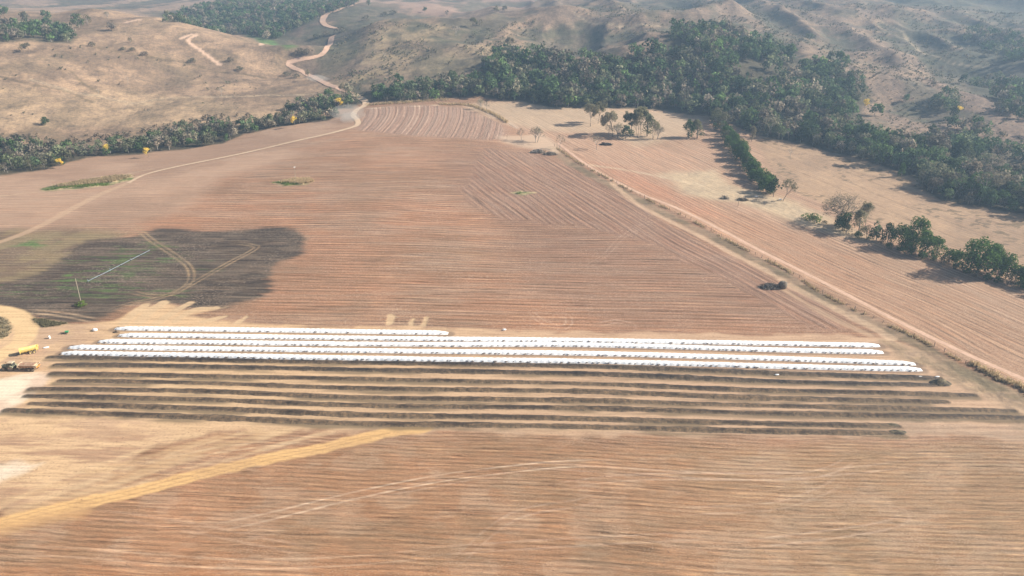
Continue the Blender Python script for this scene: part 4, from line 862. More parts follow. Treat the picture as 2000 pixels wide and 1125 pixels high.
# --- trees one can point to.  (u, v foot, height m, width factor, kind, label, name)
def T_(u, v, h, kind, label, wf=1.0, name='tree', base=10.0, group=None, tilt=(0, 0), rz=None, cat='tree'):
    return plant(kind, hit(u, v), h / base, h / base * wf, name=name, label=label, cat=cat, group=group, tilt=tilt, rz=rz)
T_(1153, 247, 16, 'open1', 'grey half-bare tree standing left of the paddock tree cluster, crown split from the trunk', .9, base=14, rz=1.0)
T_(1168, 241, 16, 'open2', 'olive tree just behind the left end of the paddock cluster', .8, base=15)
T_(1197, 267, 17, 'open1', 'wide-crowned tree with dark forked trunk in the paddock cluster', 1.05, base=14, rz=2.4)
T_(1207, 270, 11, 'bare2', 'pale many-stemmed bare tree inside the paddock cluster', 1.0, base=9)
T_(1222, 271, 9, 'forest1', 'low grey-green tree in the shade at the middle of the cluster', 1.2)
T_(1188, 268, 9, 'bare3', 'thin bare tree at the left foot of the paddock cluster', .9)
T_(1234, 264, 16, 'open2', 'leafy middle tree of the paddock cluster', .9, base=15)
T_(1252, 262, 20, 'open2', 'tallest tree of the paddock cluster, olive crown in tiers', .85, base=15)
T_(1245, 268, 14, 'slender', 'slender twin-stemmed tree leaning in front of the tallest one', 1.0, base=14)
T_(1264, 266, 16.5, 'oliveround', 'narrow olive tree right of the tallest paddock tree', .9, base=12)
T_(1275, 273, 14, 'slender', 'two straight thin trunks at the right end of the paddock cluster', .9, base=14)
T_(1284, 272, 10, 'bare2', 'pale feathery half-bare tree ending the cluster at right', 1.0, base=9)
T_(1165, 293, 10, 'bare3', 'small bare tree alone beside the black heap', .95)
T_(1018, 274, 8.5, 'bare3', 'leftmost small bare tree on the sandy knoll', .9)
T_(1048, 278, 11, 'bare2', 'bushy many-stemmed bare tree on the sandy knoll', 1.1, base=9)
T_(1093, 292, 10, 'bare3', 'bare tree leaning left beside the track on the knoll', .8, tilt=(0, -.2))
T_(938, 214, 9, 'bare2', 'left one of two feathery bare trees near the far field corner', .9, base=9)
T_(950, 220, 9, 'bare3', 'right one of two feathery bare trees near the far field corner', .7)
T_(1344, 270, 13, 'hedge0', 'dark leafy tree left of the pair standing before the hedge', .75, base=9)
T_(1362, 270, 12.5, 'oliveround', 'rounded olive tree right of the pair standing before the hedge', 1.1, base=11)
# the hedge running down between the paddocks
hp = smooth(HP([(1398, 236), (1412, 258), (1428, 284), (1448, 312), (1468, 342), (1486, 365), (1506, 381)]), 10); d = np.r_[0, np.cumsum(np.hypot(*(hp[1:] - hp[:-1]).T))]
for i, s_ in enumerate(np.arange(0, d[-1], 2.8)):
    q = (np.interp(s_, d, hp[:, 0]) + rg.normal(0, 2.0), np.interp(s_, d, hp[:, 1]) + rg.normal(0, 1)); far_ = s_ / d[-1]
    if s_ < 22: plant('river%d' % (i % 4), q, rg.uniform(1.0, 1.25), name='hedge_tree', label='pale brown half-dry tree at the far end of the hedge between the paddocks', cat='tree', group='dry trees at the far end of the hedge')
    else: hh = rg.uniform(.55, 1.2); plant(('hedge%d' % (i % 3)) if rg.random() < .75 else 'river%d' % (i % 4), q, hh, hh * rg.uniform(.75, 1.15), name='hedge_tree', label='green bushy tree in the continuous hedge between the two paddocks', cat='tree', group='trees of the green hedge')
T_(1468, 276, 11, 'oliveround', 'narrow tree with a few yellow leaves standing right of the hedge top', .6, base=12)
T_(1529, 393, 12, 'spread', 'leaning tree with open fan crown at the near end of the hedge', 1.0, base=11, rz=.1)
T_(1511, 384, 10, 'forest2', 'grey-green tree on a visible trunk next to the leaning tree', .8)
T_(1496, 376, 9.5, 'hedge1', 'rounded green tree last but one of the hedge', .95, base=8.5)
T_(1527, 273, 8, 'bare', 'pale leafless tree at the wood edge of the far paddock', 1.1)
T_(1543, 311, 9, 'bare', 'small dead tree alone in the far right paddock', .6)
T_(1759, 345, 8, 'hedge2', 'narrow tree wrapped in bright climbers before the wood edge', .5, base=8.5)
# the row at the right
T_(1650, 438, 17, 'umbrella', 'big leafless umbrella-shaped tree rising behind the right-hand row', 1.0, base=15, rz=.6)
T_(1587, 431, 4.2, 'shrub', 'pale green shrub alone left of the umbrella tree', 1.6, name='shrub', base=3.2, cat='shrub')
T_(1610, 438, 2.2, 'dryshrub', 'low dry bush right of the pale green shrub', 1.0, name='shrub', base=3.0, cat='shrub')
T_(1645, 451, 9.5, 'darkround', 'dense dark round tree under the umbrella tree', .85, base=9)
T_(1636, 446, 7, 'oliveround', 'small brownish tree tucked against the dark round tree', .8, base=12)
T_(1676, 458, 13, 'oliveround', 'tall olive-brown tree right of the dark round one', .85, base=12)
T_(1690, 440, 12, 'open1', 'sparse yellowish flat-topped tree behind the olive-brown one', .65, base=14)
T_(1692, 464, 7, 'river1', 'low bushy tree at the foot of the olive-brown one', 1.0)
T_(1711, 470, 9.5, 'forest3', 'grey-green tree on two thin trunks in the right-hand row', .8)
T_(1733, 473, 9, 'darkround', 'dark tree between the two-trunk tree and the big green group', .75, base=9)
T_(1760, 485, 11.5, 'biggreen', 'broad bright green tree, left half of the big green group', .85, base=12)
T_(1788, 484, 14.5, 'biggreen2', 'tallest tree of the bright green group', .72, base=13)
T_(1806, 497, 10, 'hedge0', 'leafy tree at the right of the bright green group', 1.0, base=8.5)
T_(1828, 500, 8.5, 'hedge2', 'rounded green tree ending the group before the gap', .9, base=8.5)
T_(1772, 497, 6, 'hedge1', 'low green bush in front of the bright green group', 1.0, base=8.5, name='bush', cat='bush')
T_(1852, 512, 6, 'hedge1', 'low spreading tree just right of the gap in the row', 1.5, base=8.5)
T_(1872, 520, 6.5, 'hedge2', 'squat tree between the low spreading one and the massive one', 1.1, base=8.5)
T_(1908, 535, 15.5, 'biggreen', 'massive dark green tree towering over the right end of the row', .95, base=12, rz=2)
T_(1938, 532, 13, 'biggreen2', 'green tree leaning against the massive one on its right', .65, base=13)
T_(1893, 530, 8, 'darkround', 'shaded bush at the foot of the massive tree', 1.0, base=9, name='bush', cat='bush')
T_(1945, 543, 8, 'hedge0', 'leafy bush in front of the small round-topped tree', .9, base=8.5, name='bush', cat='bush')
T_(1963, 545, 11, 'hedge1', 'small round-topped tree right of the massive one', .65, base=8.5)
T_(1982, 550, 7, 'hedge2', 'low green tree last but one before the right picture edge', 1.0, base=8.5)
T_(2001, 556, 8, 'hedge0', 'green tree cut by the right picture edge', 1.0, base=8.5)
T_(2030, 566, 8, 'hedge1', 'green tree just past the right picture edge', 1.0, base=8.5)
for i_, u_ in enumerate(np.linspace(1655, 1990, 17)):  # bushes added to close gaps and give a dark shaded line under the row
    v_ = np.interp(u_, [1655, 1720, 1790, 1830, 1900, 1960, 2000], [457, 478, 501, 512, 541, 556, 566]); k_ = rg.uniform(.28, .5)
    plant('hedge%d' % (i_ % 3) if i_ % 3 else 'river1', hit(u_ + rg.normal(0, 3), v_ + rg.normal(0, 1.5)), k_, k_ * 1.2, name='bush', label='low bush added to fill and darken the foot of the right-hand tree row', cat='bush', group='low bushes under the right-hand tree row')
for i_, u_ in enumerate((2110, 2160, 2215)): T_(u_, 580 + (u_ - 2065) * .28, 8.5, 'hedge%d' % i_, ('first', 'second', 'third')[i_] + ' green tree of the row well past the right picture edge', 1.0, base=8.5)
T_(2065, 580, 8.5, 'hedge2', 'last green tree of the row beyond the picture edge', 1.0, base=8.5)
# hills at left and centre
for u, v, h, k, lb in [(155, 56, 15, 'forest1', 'green tree on a trunk at the top of the left hillside wood'), (172, 48, 11, 'river1', 'olive tree right of the green one on the left hill crest'), (218, 60, 11, 'forest3', 'dark green lone tree on the left hill'),
                       (210, 36, 8, 'bare2', 'small grey tree behind the lone one on the left hill'), (60, 103, 9, 'open1', 'flat-topped dark tree on the bare slope at far left'), (46, 100, 8, 'river2', 'brown tree left of the flat-topped one'),
                       (92, 42, 12, 'forest2', 'pale green tree behind the left hillside wood'), (50, 48, 13, 'forest0', 'rounded green tree at the upper edge of the left wood'), (10, 34, 13, 'forest4', 'dark tree at the top left corner'),
                       (255, 84, 6, 'river0', 'brown bush on the left hill below the pale scar'), (250, 162, 6.5, 'bare', 'small bare tree halfway up the left slope'), (433, 188, 9, 'bare3', 'lone bare tree above the left thicket'),
                       (88, 244, 6, 'darkround', 'round dark green bush alone on the dry slope'), (193, 184, 5, 'bare', 'stunted bare tree in the gully of the left slope'), (675 - 71, 158, 11, 'slender', 'thin dark tree on the dusty road at centre left'),
                       (645, 196, 11, 'forest5', 'dark narrow tree at the road bend'), (669, 192, 13, 'slender', 'taller thin tree right of the narrow one by the road bend'), (682, 188, 11, 'forest2', 'dense tree beside the crossing of the roads'),
                       (753, 118, 9, 'bare', 'white dead tree on the central hill'), (922, 56, 12, 'open1', 'spreading tree on the crest of the central hill'), (938, 50, 8, 'river3', 'smaller tree right of the spreading one on the crest'), (890, 70, 12, 'bare', 'bare trunk left of the spreading tree on the central hill'),
                       (830, 24, 8, 'forest4', 'dark round tree on the far field edge'), (873, 30, 8, 'river2', 'brown tree on the far field edge'), (970, 24, 8, 'forest1', 'small dark tree where the far field meets the hill'), (985, 22, 8, 'forest5', 'tree right of the small dark one at the far field corner'),
                       (720, 12, 9, 'forest0', 'tree standing over the end of the hill road'), (648, 20, 11, 'forest3', 'dark tree left of the upper hill road'), (998, 98, 13, 'open2', 'lone tree rising over the left corner of the big wood'), (1090, 4, 10, 'forest2', 'green tree on the ridge at top centre'),
                       (1860, 232, 9, 'forest0', 'clump of green on the right-hand slope beside yellow blossom'), (1822, 168, 6, 'forest3', 'low dark clump on the open right slope'), (1768, 200, 7, 'forest2', 'tree at the rim of the wood on the right slope'), (1580, 80, 9, 'forest5', 'dark tree alone above the wood at right')]:
    T_(u, v, h, k, lb, 1.0, base={'open1': 14, 'slender': 14, 'open2': 15, 'bare2': 9, 'darkround': 9}.get(k, 10))
for u, v, h, lb in [(661, 214, 9, 'yellow blossoming tree at the bend of the dusty road'), (577, 248, 7.5, 'yellow blossoming tree in the thicket below the road bend'), (291, 307, 6.5, 'bright yellow blossoming tree at the field edge, right of the two at left'),
                    (211, 303, 7, 'yellow blossoming tree behind the left thicket'), (116, 330, 6.5, 'leftmost yellow blossoming tree, low in the thicket'), (1687, 216, 9, 'pale yellow blossoming tree in the big wood at right'), (1873, 228, 8, 'yellow blossoming tree on the open right slope')]:
    T_(u, v, h, 'yellow', lb, .8, base=8, name='flowering_tree')
for u, v, h, w_, lb in [(240, 98, 3, 1.5, 'green bush left in the hedge line on the left hill'), (258, 100, 3.5, 1.5, 'green bush in the middle of the hill hedge line'), (283, 108, 3.5, 1.6, 'green bush right in the hill hedge line'), (180, 90, 4, 1.3, 'tall bush above the left gully'), (375, 122, 4, 1.5, 'bush below the pale scar'),
                        (450, 120, 4, 1.4, 'bush on the lower crest of the left hill'), (470, 138, 4, 1.6, 'bush pair member under the lower crest'), (560, 148, 4, 1.8, 'bush beside the hairpin of the hill road'), (580, 152, 4, 1.6, 'bush right of the hairpin of the hill road'),
                        (600, 108, 7, 1.3, 'dark thick bush inside the hairpin'), (585, 106, 6, 1.3, 'dark bush left of the thick one by the hairpin'), (620, 76, 6, 1.4, 'bush put in for the shadow of the cut bank on the upper road'), (636, 70, 6, 1.3, 'second bush put in for the bank shadow, right of the first by the upper road'), (664, 64, 7, 1.4, 'bush closing the gap between the two hill road pieces'),  # bank bushes of the upper road stand in for shadow of its cut
                        (715, 40, 6, 1.4, 'bush on the shoulder of the central hill'), (750, 32, 6, 1.4, 'bush higher on the shoulder of the central hill'), (770, 28, 6, 1.6, 'bush by the field corner on the central hill')]:
    T_(u, v, h * 1.1, 'dryshrub', lb, w_, name='bush', base=3, cat='bush')
T_(160, 596, 1.9, 'shrub', 'green shrub at the foot of the bare pole on the dark patch', 1.6, name='shrub', base=3.2, cat='shrub')
T_(152, 596, 1.5, 'dryshrub', 'dark dry shrub left of the bare pole', 1.3, name='shrub', base=3, cat='shrub')
T_(1014, 378, 1.3, 'shrub', 'tiny green shrub beside the thin post in the big field', 1.6, name='shrub', base=3.2, cat='shrub')

# --- dry grass: tufts of blades, too many to count
def tufts(name, pts, hgt, rg, label, mat=M_straw, nb=9, spread=.35, tint=None):
    n = len(pts); b = np.repeat(pts, nb, 0) + rg.normal(0, spread, (n * nb, 2)); h_ = np.repeat(hgt if not np.isscalar(hgt) else np.full(n, hgt), nb) * rg.uniform(.6, 1.2, n * nb)
    a = rg.uniform(0, 6.28, n * nb); dx_ = np.cos(a) * .10 * (1 + h_ * .4); dy_ = np.sin(a) * .10 * (1 + h_ * .4); lx = rg.normal(0, .22, n * nb) * h_; ly = rg.normal(0, .22, n * nb) * h_; g0 = ground(b[:, 0], b[:, 1]) - .05
    v = np.stack([np.c_[b[:, 0] - dx_, b[:, 1] - dy_, g0], np.c_[b[:, 0] + dx_, b[:, 1] + dy_, g0], np.c_[b[:, 0] + lx + dx_ * .5, b[:, 1] + ly + dy_ * .5, g0 + h_], np.c_[b[:, 0] + lx - dx_ * .5, b[:, 1] + ly - dy_ * .5, g0 + h_]], 1).reshape(-1, 3)
    o = obj(name, leaf_mesh(name, v, np.repeat(np.clip(rg.normal(.45, .2, n * nb), 0, 1), 4), 0.0 if tint is None else tint), mat); return tag(o, label, 'grass', kind='stuff')
def along(pix, step, rg, sx, keep=1.0):
    p = smooth(HP(pix), 6); d = np.r_[0, np.cumsum(np.hypot(*(p[1:] - p[:-1]).T))]; s_ = np.arange(0, d[-1], step); s_ = s_[rg.random(len(s_)) < keep]
    return np.c_[np.interp(s_, d, p[:, 0]), np.interp(s_, d, p[:, 1])] + rg.normal(0, sx, (len(s_), 2))
FENCE = [(1083, 286), (1130, 318), (1190, 350), (1260, 388), (1350, 430), (1440, 480), (1540, 530), (1600, 570), (1700, 620), (1800, 665), (1900, 718), (2000, 768), (2080, 812)]
q = along(FENCE, .5, rg, .3); dn = fbm(q[:, 0] / 6, q[:, 1] / 6, 3, 88); q = q[dn > .50]
tufts('dry_grass', q, (.45 + .5 * rg.random(len(q))), rg, 'dry straw-coloured grass growing along the post fence', nb=12, spread=.45)
q = along([(1900, 712), (1950, 738), (2000, 760), (2060, 795)], .25, rg, .9); tufts('dry_grass', q, 1.3 * rg.uniform(.6, 1.1, len(q)), rg, 'tall dry grass clumps at the near end of the fence', nb=12)
q = along([(722, 205), (800, 200), (850, 196), (872, 196)], .5, rg, 1.4); q = np.vstack([q, along([(860, 204), (920, 207), (960, 222), (990, 240)], .5, rg, .8)]); tufts('dry_grass', q, 1.6, rg, 'band of tall dry grass along the top edge of the big field', nb=9, spread=.7)
q = dots(HP([(100, 364), (160, 353), (230, 343), (262, 344), (215, 356), (140, 364)]), 900, rg); tufts('dry_grass', q, 1.2, rg, 'long island of dry grass beside the left road', nb=8, spread=.5)
q = dots(HP([(545, 356), (575, 349), (605, 349), (614, 355), (590, 360)]), 500, rg); tufts('dry_grass', q, 1.2, rg, 'oval island of dry grass around the capped pole', nb=8, spread=.4)
q = dots(HP([(530, 357), (570, 355), (600, 357), (560, 362)]), 200, rg); tufts('green_grass', q, .8, rg, 'green grass at the front of the oval island', mat=M_lime, nb=8, spread=.4)
q = dots(HP([(90, 371), (140, 366), (210, 362), (215, 358), (140, 362)]), 500, rg); tufts('green_grass', q, .7, rg, 'green grass along the front of the long island', mat=M_lime, nb=8, spread=.5)
q = dots(HP([(-60, 616), (-20, 616), (12, 621), (26, 640), (16, 656), (-60, 690)]), 900, rg); tufts('dry_grass', q, .5, rg, 'dry weeds on the island inside the road loop', mat=M_olive, nb=6, spread=.3)
q = dots(HP([(64, 623), (90, 625), (130, 632), (110, 636), (85, 639)]), 420, rg); tufts('dry_grass', q, .6, rg, 'weedy triangle between the twin track and the sandy yard', mat=M_olive, nb=6, spread=.3)
# grass and clods over the near field, catching the low light
q = rg.uniform((-150, 108), (150, 165), (5200, 2)); q = q[fbm(q[:, 0] / 30, q[:, 1] / 8, 3, 93) > .47]
o = obj('soil_clods', clods_mesh('soil_clods', np.c_[q, ground(q[:, 0], q[:, 1]) + .03], .11, rg), plain('field_clods', (.26, .165, .11), .95, .35, 1)); tag(o, 'loose clods scattered over the ploughed foreground', 'clods', kind='stuff')

# ------------------------------------------------------------------ vehicles and kit in the yard
M_tyre = plain('dusty_tyre', (.13, .105, .08), .9, .3, 3, dirt=(.34, .26, .18)); M_rim = plain('dusty_rim', (.42, .33, .24), .7, .2, 4)
M_yel = plain('yellow_paint', (.84, .64, .17), .5, .12, 1.5, dirt=(.78, .66, .36)); M_ora = plain('orange_rust', (.55, .22, .04), .7, .3, 2)
M_yrim = plain('yellow_rim', (.72, .56, .22), .6, .2, 3); M_brn = plain('dusty_rust_paint', (.34, .17, .10), .8, .25, 1.2, dirt=(.50, .36, .24)); M_tan = plain('dust_coated_steel', (.55, .42, .28), .8, .2, 1.5)
M_grn = plain('dusty_green_paint', (.16, .17, .10), .7, .25, 2, dirt=(.40, .33, .22)); M_glass = plain('cab_glass', (.045, .05, .05), .15, .1, 1); M_iron = plain('dark_iron', (.06, .055, .05), .6, .3, 3)
M_wood = plain('weathered_post', (.23, .18, .135), .95, .3, 3, randobj=.3); M_pole = plain('pale_concrete_pole', (.42, .35, .27), .9, .15, 2); M_bag = plain('white_bag', (.80, .79, .76), .6, .06, 2)
M_gpl = plain('green_plastic', (.05, .30, .12), .5, .2, 2); M_pipe = plain('galvanised_pipe', (.34, .42, .50), .45, .12, .6)
def wheel(parent, x_, y_, z_, r, w, mrim=None, mt=None, name='wheel', lugs=18):
    """wheel with axis along y: tyre with tread blocks, dished rim and hub"""
    T = MB(); n = 28; prof = [(.62 * r, -w * .42), (.93 * r, -w * .5), (r, -w * .36), (r, w * .36), (.93 * r, w * .5), (.62 * r, w * .42)]
    v = []; 
    for i in range(n):
        a = 2 * math.pi * i / n; v += [(p * math.cos(a), q_, p * math.sin(a)) for p, q_ in prof]
    m = len(prof); T.add(v, [(i * m + k, i * m + (k + 1) % m, ((i + 1) % n) * m + (k + 1) % m, ((i + 1) % n) * m + k) for i in range(n) for k in range(m)])
    for i in range(lugs):
        a = 2 * math.pi * i / lugs; c_ = np.array([r * 1.01 * math.cos(a), 0, r * 1.01 * math.sin(a)]); b_ = np.array([(sx * .05 * r, sy * w * .42, sz * .04 * r) for sx in (-1, 1) for sy in (-1, 1) for sz in (-1, 1)])
        ca, sa = math.cos(a + 1.57), math.sin(a + 1.57); b_ = np.c_[b_[:, 0] * ca - b_[:, 2] * sa, b_[:, 1], b_[:, 0] * sa + b_[:, 2] * ca]
        T.add(b_ + c_, [(0, 1, 3, 2), (4, 6, 7, 5), (0, 4, 5, 1), (2, 3, 7, 6), (0, 2, 6, 4), (1, 5, 7, 3)])
    o = T.build(name, mt or M_tyre, parent, True); o.location = (x_, y_, z_)
    Rm = MB(); ring = [(.63 * r, -.30 * w), (.55 * r, -.2 * w), (.2 * r, -.12 * w), (.16 * r, -.34 * w), (0.01, -.34 * w)]
    for sg in (1, -1):
        v = []; 
        for i in range(n):
            a = 2 * math.pi * i / n; v += [(p * math.cos(a), q_ * sg, p * math.sin(a)) for p, q_ in ring]
        m = len(ring); Rm.add(v, [(i * m + k, i * m + k + 1, ((i + 1) % n) * m + k + 1, ((i + 1) % n) * m + k) for i in range(n) for k in range(m - 1)])
    rm = Rm.build('rim', mrim or M_rim, o, True); return o
def make_trailer(loc, rz, mbody, mend, mrim, label, name='spreader_trailer', end2=None):
    """rounded hopper on tandem wheels, end plates, drawbar; drawbar towards -x"""
    t = empty(name, loc, rz, label=label, cat='trailer'); L_ = 3.5
    prof = [(.35, .95), (.9, 1.45), (1.12, 2.1), (1.12, 2.5), (.95, 2.62), (.45, 2.86), (0, 2.95), (-.45, 2.86), (-.95, 2.62), (-1.12, 2.5), (-1.12, 2.1), (-.9, 1.45), (-.35, .95)]
    b = MB(); b.prism(prof, -L_ + .1, L_ - 1.0)
    b.build('hopper', mbody, t)
    rb = MB()
    for xx in (-2.4, -1.2, 0, 1.2): 
        for sg in (-1, 1): rb.box((xx, sg * 1.0, 1.8), (.10, .10, 1.5))
    rb.build('rib', mend, t)
    rl = MB()
    for sg in (-1, 1): rl.box(((-.45), sg * 1.14, 2.56), (5.9, .12, .14))
    rl.build('rail', mend, t)
    e = MB(); e.prism([(1.22, .85), (1.28, 2.75), (.6, 3.05), (-.6, 3.05), (-1.28, 2.75), (-1.22, .85)], -L_ - .06, -L_ + .09); e.build('front_plate', mend, t)
    e = MB(); e.box((L_ - .98, 0, 1.75), (.10, 2.2, 1.7)); e.box((L_ - .45, 1.16, 2.0), (1.0, .08, 1.3)); e.box((L_ - .45, -1.16, 2.0), (1.0, .08, 1.3)); e.box((L_ + .06, 0, 2.62), (.12, 2.4, .18)); e.build('rear_frame', end2 or mend, t)
    d = MB(); d.tube([(L_ - .5, -1.0, 1.35), (L_ - .5, 1.0, 1.35)], .26, 10); d.tube([(L_ - .1, -1.0, 1.75), (L_ - .1, 1.0, 1.75)], .22, 10); d.build('beater', M_ora, t)
    c_ = MB(); c_.box((0, .45, .85), (6.2, .14, .22)); c_.box((0, -.45, .85), (6.2, .14, .22)); c_.box((.35, 0, .7), (.14, 2.0, .16)); c_.box((1.85, 0, .7), (.14, 2.0, .16)); c_.build('chassis', M_iron, t)
    for xx in (.35, 1.85):
        for sg in (-1, 1): wheel(t, xx, sg * 1.18, .62, .62, .48, mrim)
    a_ = MB(); a_.tube([(-3.0, .45, .85), (-4.7, .06, .62)], .08, 6); a_.tube([(-3.0, -.45, .85), (-4.7, -.06, .62)], .08, 6); a_.tube([(-4.7, 0, .62), (-5.0, 0, .62)], .09, 8); a_.tube([(-3.6, .3, .8), (-3.6, .3, .02)], .05, 6); a_.build('drawbar', M_iron, t)
    return t
p_ = hit(59, 689); yt_ = make_trailer(on(*p_), R(31), M_yel, M_yel, M_yrim, 'bright yellow hopper trailer parked alone on the sand', end2=M_yel)
yt_.scale = (.76, .85, .80)
p2 = hit(60, 722); tz = on(*p2); TR = R(-2); bt_ = make_trailer(tz, TR, M_brn, M_tan, M_rim, 'brown dusty hopper trailer hitched behind the tractor')
bt_.scale = (.84, .9, .82)
tx, ty = p2[0] - 6.3 * math.cos(TR), p2[1] - 6.3 * math.sin(TR)
tr_ = empty('tractor', on(tx, ty), TR, label='dust-covered green tractor at the left picture edge, pulling the brown trailer', cat='tractor')
b = MB(); b.prism([(.42, .85), (.46, 1.55), (.34, 1.75), (-.34, 1.75), (-.46, 1.55), (-.42, .85)], -2.75, -.35); b.box((-2.78, 0, 1.2), (.12, .7, .7)); bn = b.build('bonnet', M_grn, tr_)
g = MB(); [g.box((-2.86, 0, .98 + .14 * i), (.05, .6, .05)) for i in range(5)]; g.build('grille', M_iron, bn)
b = MB(); b.box((-1.3, 0, .72), (2.9, .5, .45)); b.box((.45, 0, .8), (1.3, .7, .6)); b.tube([(-2.1, -.85, .55), (-2.1, .85, .55)], .09, 8); b.tube([(.35, -.95, .85), (.35, .95, .85)], .13, 8); b.build('chassis', M_iron, tr_)
b = MB()
for sx in (-.35, 1.15):
    for sy in (-.66, .66): b.box((sx + (.04 if sx < 0 else -.05), sy, 2.05), (.09, .09, 1.25))
b.box((.4, 0, 1.38), (1.5, 1.36, .16)); cabf = b.build('cab', M_grn, tr_)
b = MB(); b.box((-.33, 0, 2.05), (.03, 1.2, 1.1)); b.box((1.1, 0, 2.05), (.03, 1.2, 1.1)); b.box((.4, .66, 2.05), (1.3, .03, 1.1)); b.box((.4, -.66, 2.05), (1.3, .03, 1.1)); b.build('window', M_glass, cabf)
b = MB(); b.box((.4, 0, 2.75), (1.85, 1.6, .16), taper=.88); b.build('roof', M_tan, cabf)
b = MB()
for sg in (-1, 1):
    b = MB(); pr = [(.35 + 1.02 * math.cos(a), .85 + 1.02 * math.sin(a)) for a in np.linspace(.25, 2.9, 9)]; 
    vv = [(px_, sg * .62, pz_) for px_, pz_ in pr] + [(px_, sg * 1.12, pz_) for px_, pz_ in pr]; b.add(vv, [(i, i + 1, 10 + i, 9 + i) for i in range(8)]); b.build('mudguard', M_grn, tr_)
b = MB(); b.tube([(-1.5, .28, 1.6), (-1.5, .28, 2.6), (-1.42, .28, 2.75)], .05, 8); b.build('exhaust', M_iron, tr_)
b = MB(); b.box((.95, .0, .8), (.5, .6, .2)); b.tube([(1.1, 0, .6), (2.1, 0, .6)], .07, 6); b.build('hitch', M_iron, tr_)
for sg in (-1, 1):
    wheel(tr_, .35, sg * .98, .86, .86, .5, M_rim); wheel(tr_, -2.1, sg * .88, .55, .55, .36, M_rim); l_ = MB(); l_.box((-2.85, sg * .26, 1.6), (.06, .16, .12)); l_.build('headlight', M_bag, tr_)

def lump(name, u, v, w, d, h, mat, label, cat, seed, rz=0, n=18, pinch=.6):
    rg2 = np.random.default_rng(seed); cx, cy = hit(u, v); vs = []; 
    for i in range(n):
        t = i / (n - 1) * math.pi
        for k in range(n):
            a = 2 * math.pi * k / n; r_ = math.sin(t) ** pinch; q_ = np.array([r_ * math.cos(a) * w / 2, r_ * math.sin(a) * d / 2, math.cos(t) * h / 2 + h * .42]); vs.append(q_)
    vs = np.array(vs); vs *= (1 + .28 * (fbm(vs[:, 0] * 2 + seed, vs[:, 1] * 2 + vs[:, 2] * 2.3, 3, seed) - .5))[:, None]; idx = np.arange(n * n).reshape(n, n)
    q_ = [(idx[i, k], idx[i + 1, k], idx[i + 1, (k + 1) % n], idx[i, (k + 1) % n]) for i in range(n - 1) for k in range(n)]
    o = obj(name, mesh_np(name, vs, np.array(q_), smooth_=True), mat); o.location = on(cx, cy); o.rotation_euler.z = rz; return tag(o, label, cat)
lump('bulk_bag', 186, 646, 1.8, 1.4, 1.0, M_bag, 'white rounded bulk bag lying left of the two farthest windrows', 'bag', 5)
lump('white_tank', 97, 661, .7, .7, 1.2, M_bag, 'small upright white container on the sand above the yellow trailer', 'container', 6, pinch=.25)
lump('plastic_scrap', 90, 679, 1.9, 1.2, .25, M_bag, 'flat crumpled white plastic right of the yellow trailer', 'plastic sheet', 7, .4)
lump('bulk_bag', 985, 645, 1.4, .9, .6, M_bag, 'white bag lying at the field edge behind the middle of the windrows', 'bag', 8, .2)
for u, v, w_, lb in ((1785, 736.5, 1.5, 'left one of three white scraps on the first dark windrow'), (1797, 737, 1.7, 'middle one of three white scraps on the first dark windrow'), (1830, 737, 1.6, 'white scrap past the end of the first dark windrow'), (1517, 733, 1.5, 'white scrap lying between the first two dark windrows')):
    lump('plastic_scrap', u, v, w_, .5, .5, M_bag, lb, 'plastic scrap', int(u), .1, 12)
# small green implement with a dark frame
gi = empty('implement', on(*hit(127, 652)), R(12), label='small green implement with dark tines standing on the sand', cat='implement')
b = MB(); b.box((.75, 0, .75), (.9, .8, .5), taper=1.3); b.build('seed_box', M_gpl, gi); b = MB(); b.box((-.3, 0, .45), (2.4, .1, .1)); b.box((-.3, .5, .45), (2.2, .1, .1)); b.box((-1.4, .25, .45), (.1, 1.1, .1)); b.build('frame', M_iron, gi)
for i in range(4): tn = MB(); tn.tube([(-1.1 + .55 * i, .25, .45), (-1.2 + .55 * i, .25, .2), (-1.05 + .55 * i, .25, .02)], .04, 5); tn.build('tine', M_iron, gi)
wheel(gi, .75, -.5, .25, .25, .14); wheel(gi, .75, .5, .25, .25, .14)

# irrigation line on the dark patch
A_, B_ = np.array(hit(172, 551)), np.array(hit(293, 490)); Lp = np.hypot(*(B_ - A_)); ang = math.atan2(*(B_ - A_)[::-1]); ir = empty('irrigation_pipe', (0, 0, 0), label='long pale blue irrigation pipe lying across the dark green patch', cat='irrigation pipe')
ns = int(Lp / 6)
for i in range(ns):
    a0 = A_ + (B_ - A_) * i / ns; a1 = A_ + (B_ - A_) * (i + .985) / ns; jit_ = rg.normal(0, .12, 2); b = MB(); b.tube([on(*a0, .42), on(*(a1 + jit_), .42)], .065, 8); b.build('pipe', M_pipe, ir)
    if i % 2 == 0: b = MB(); b.tube([on(*a0, .1), on(*a0, 1.25)], .045, 6); b.tube([on(a0[0] - .12, a0[1], 1.28), on(a0[0] + .12, a0[1], 1.28)], .06, 6); b.build('sprinkler', M_pipe, ir)
    b = MB(); b.box(on(*a0, .15), (.35, .35, .42)); b.build('support', M_iron, ir)

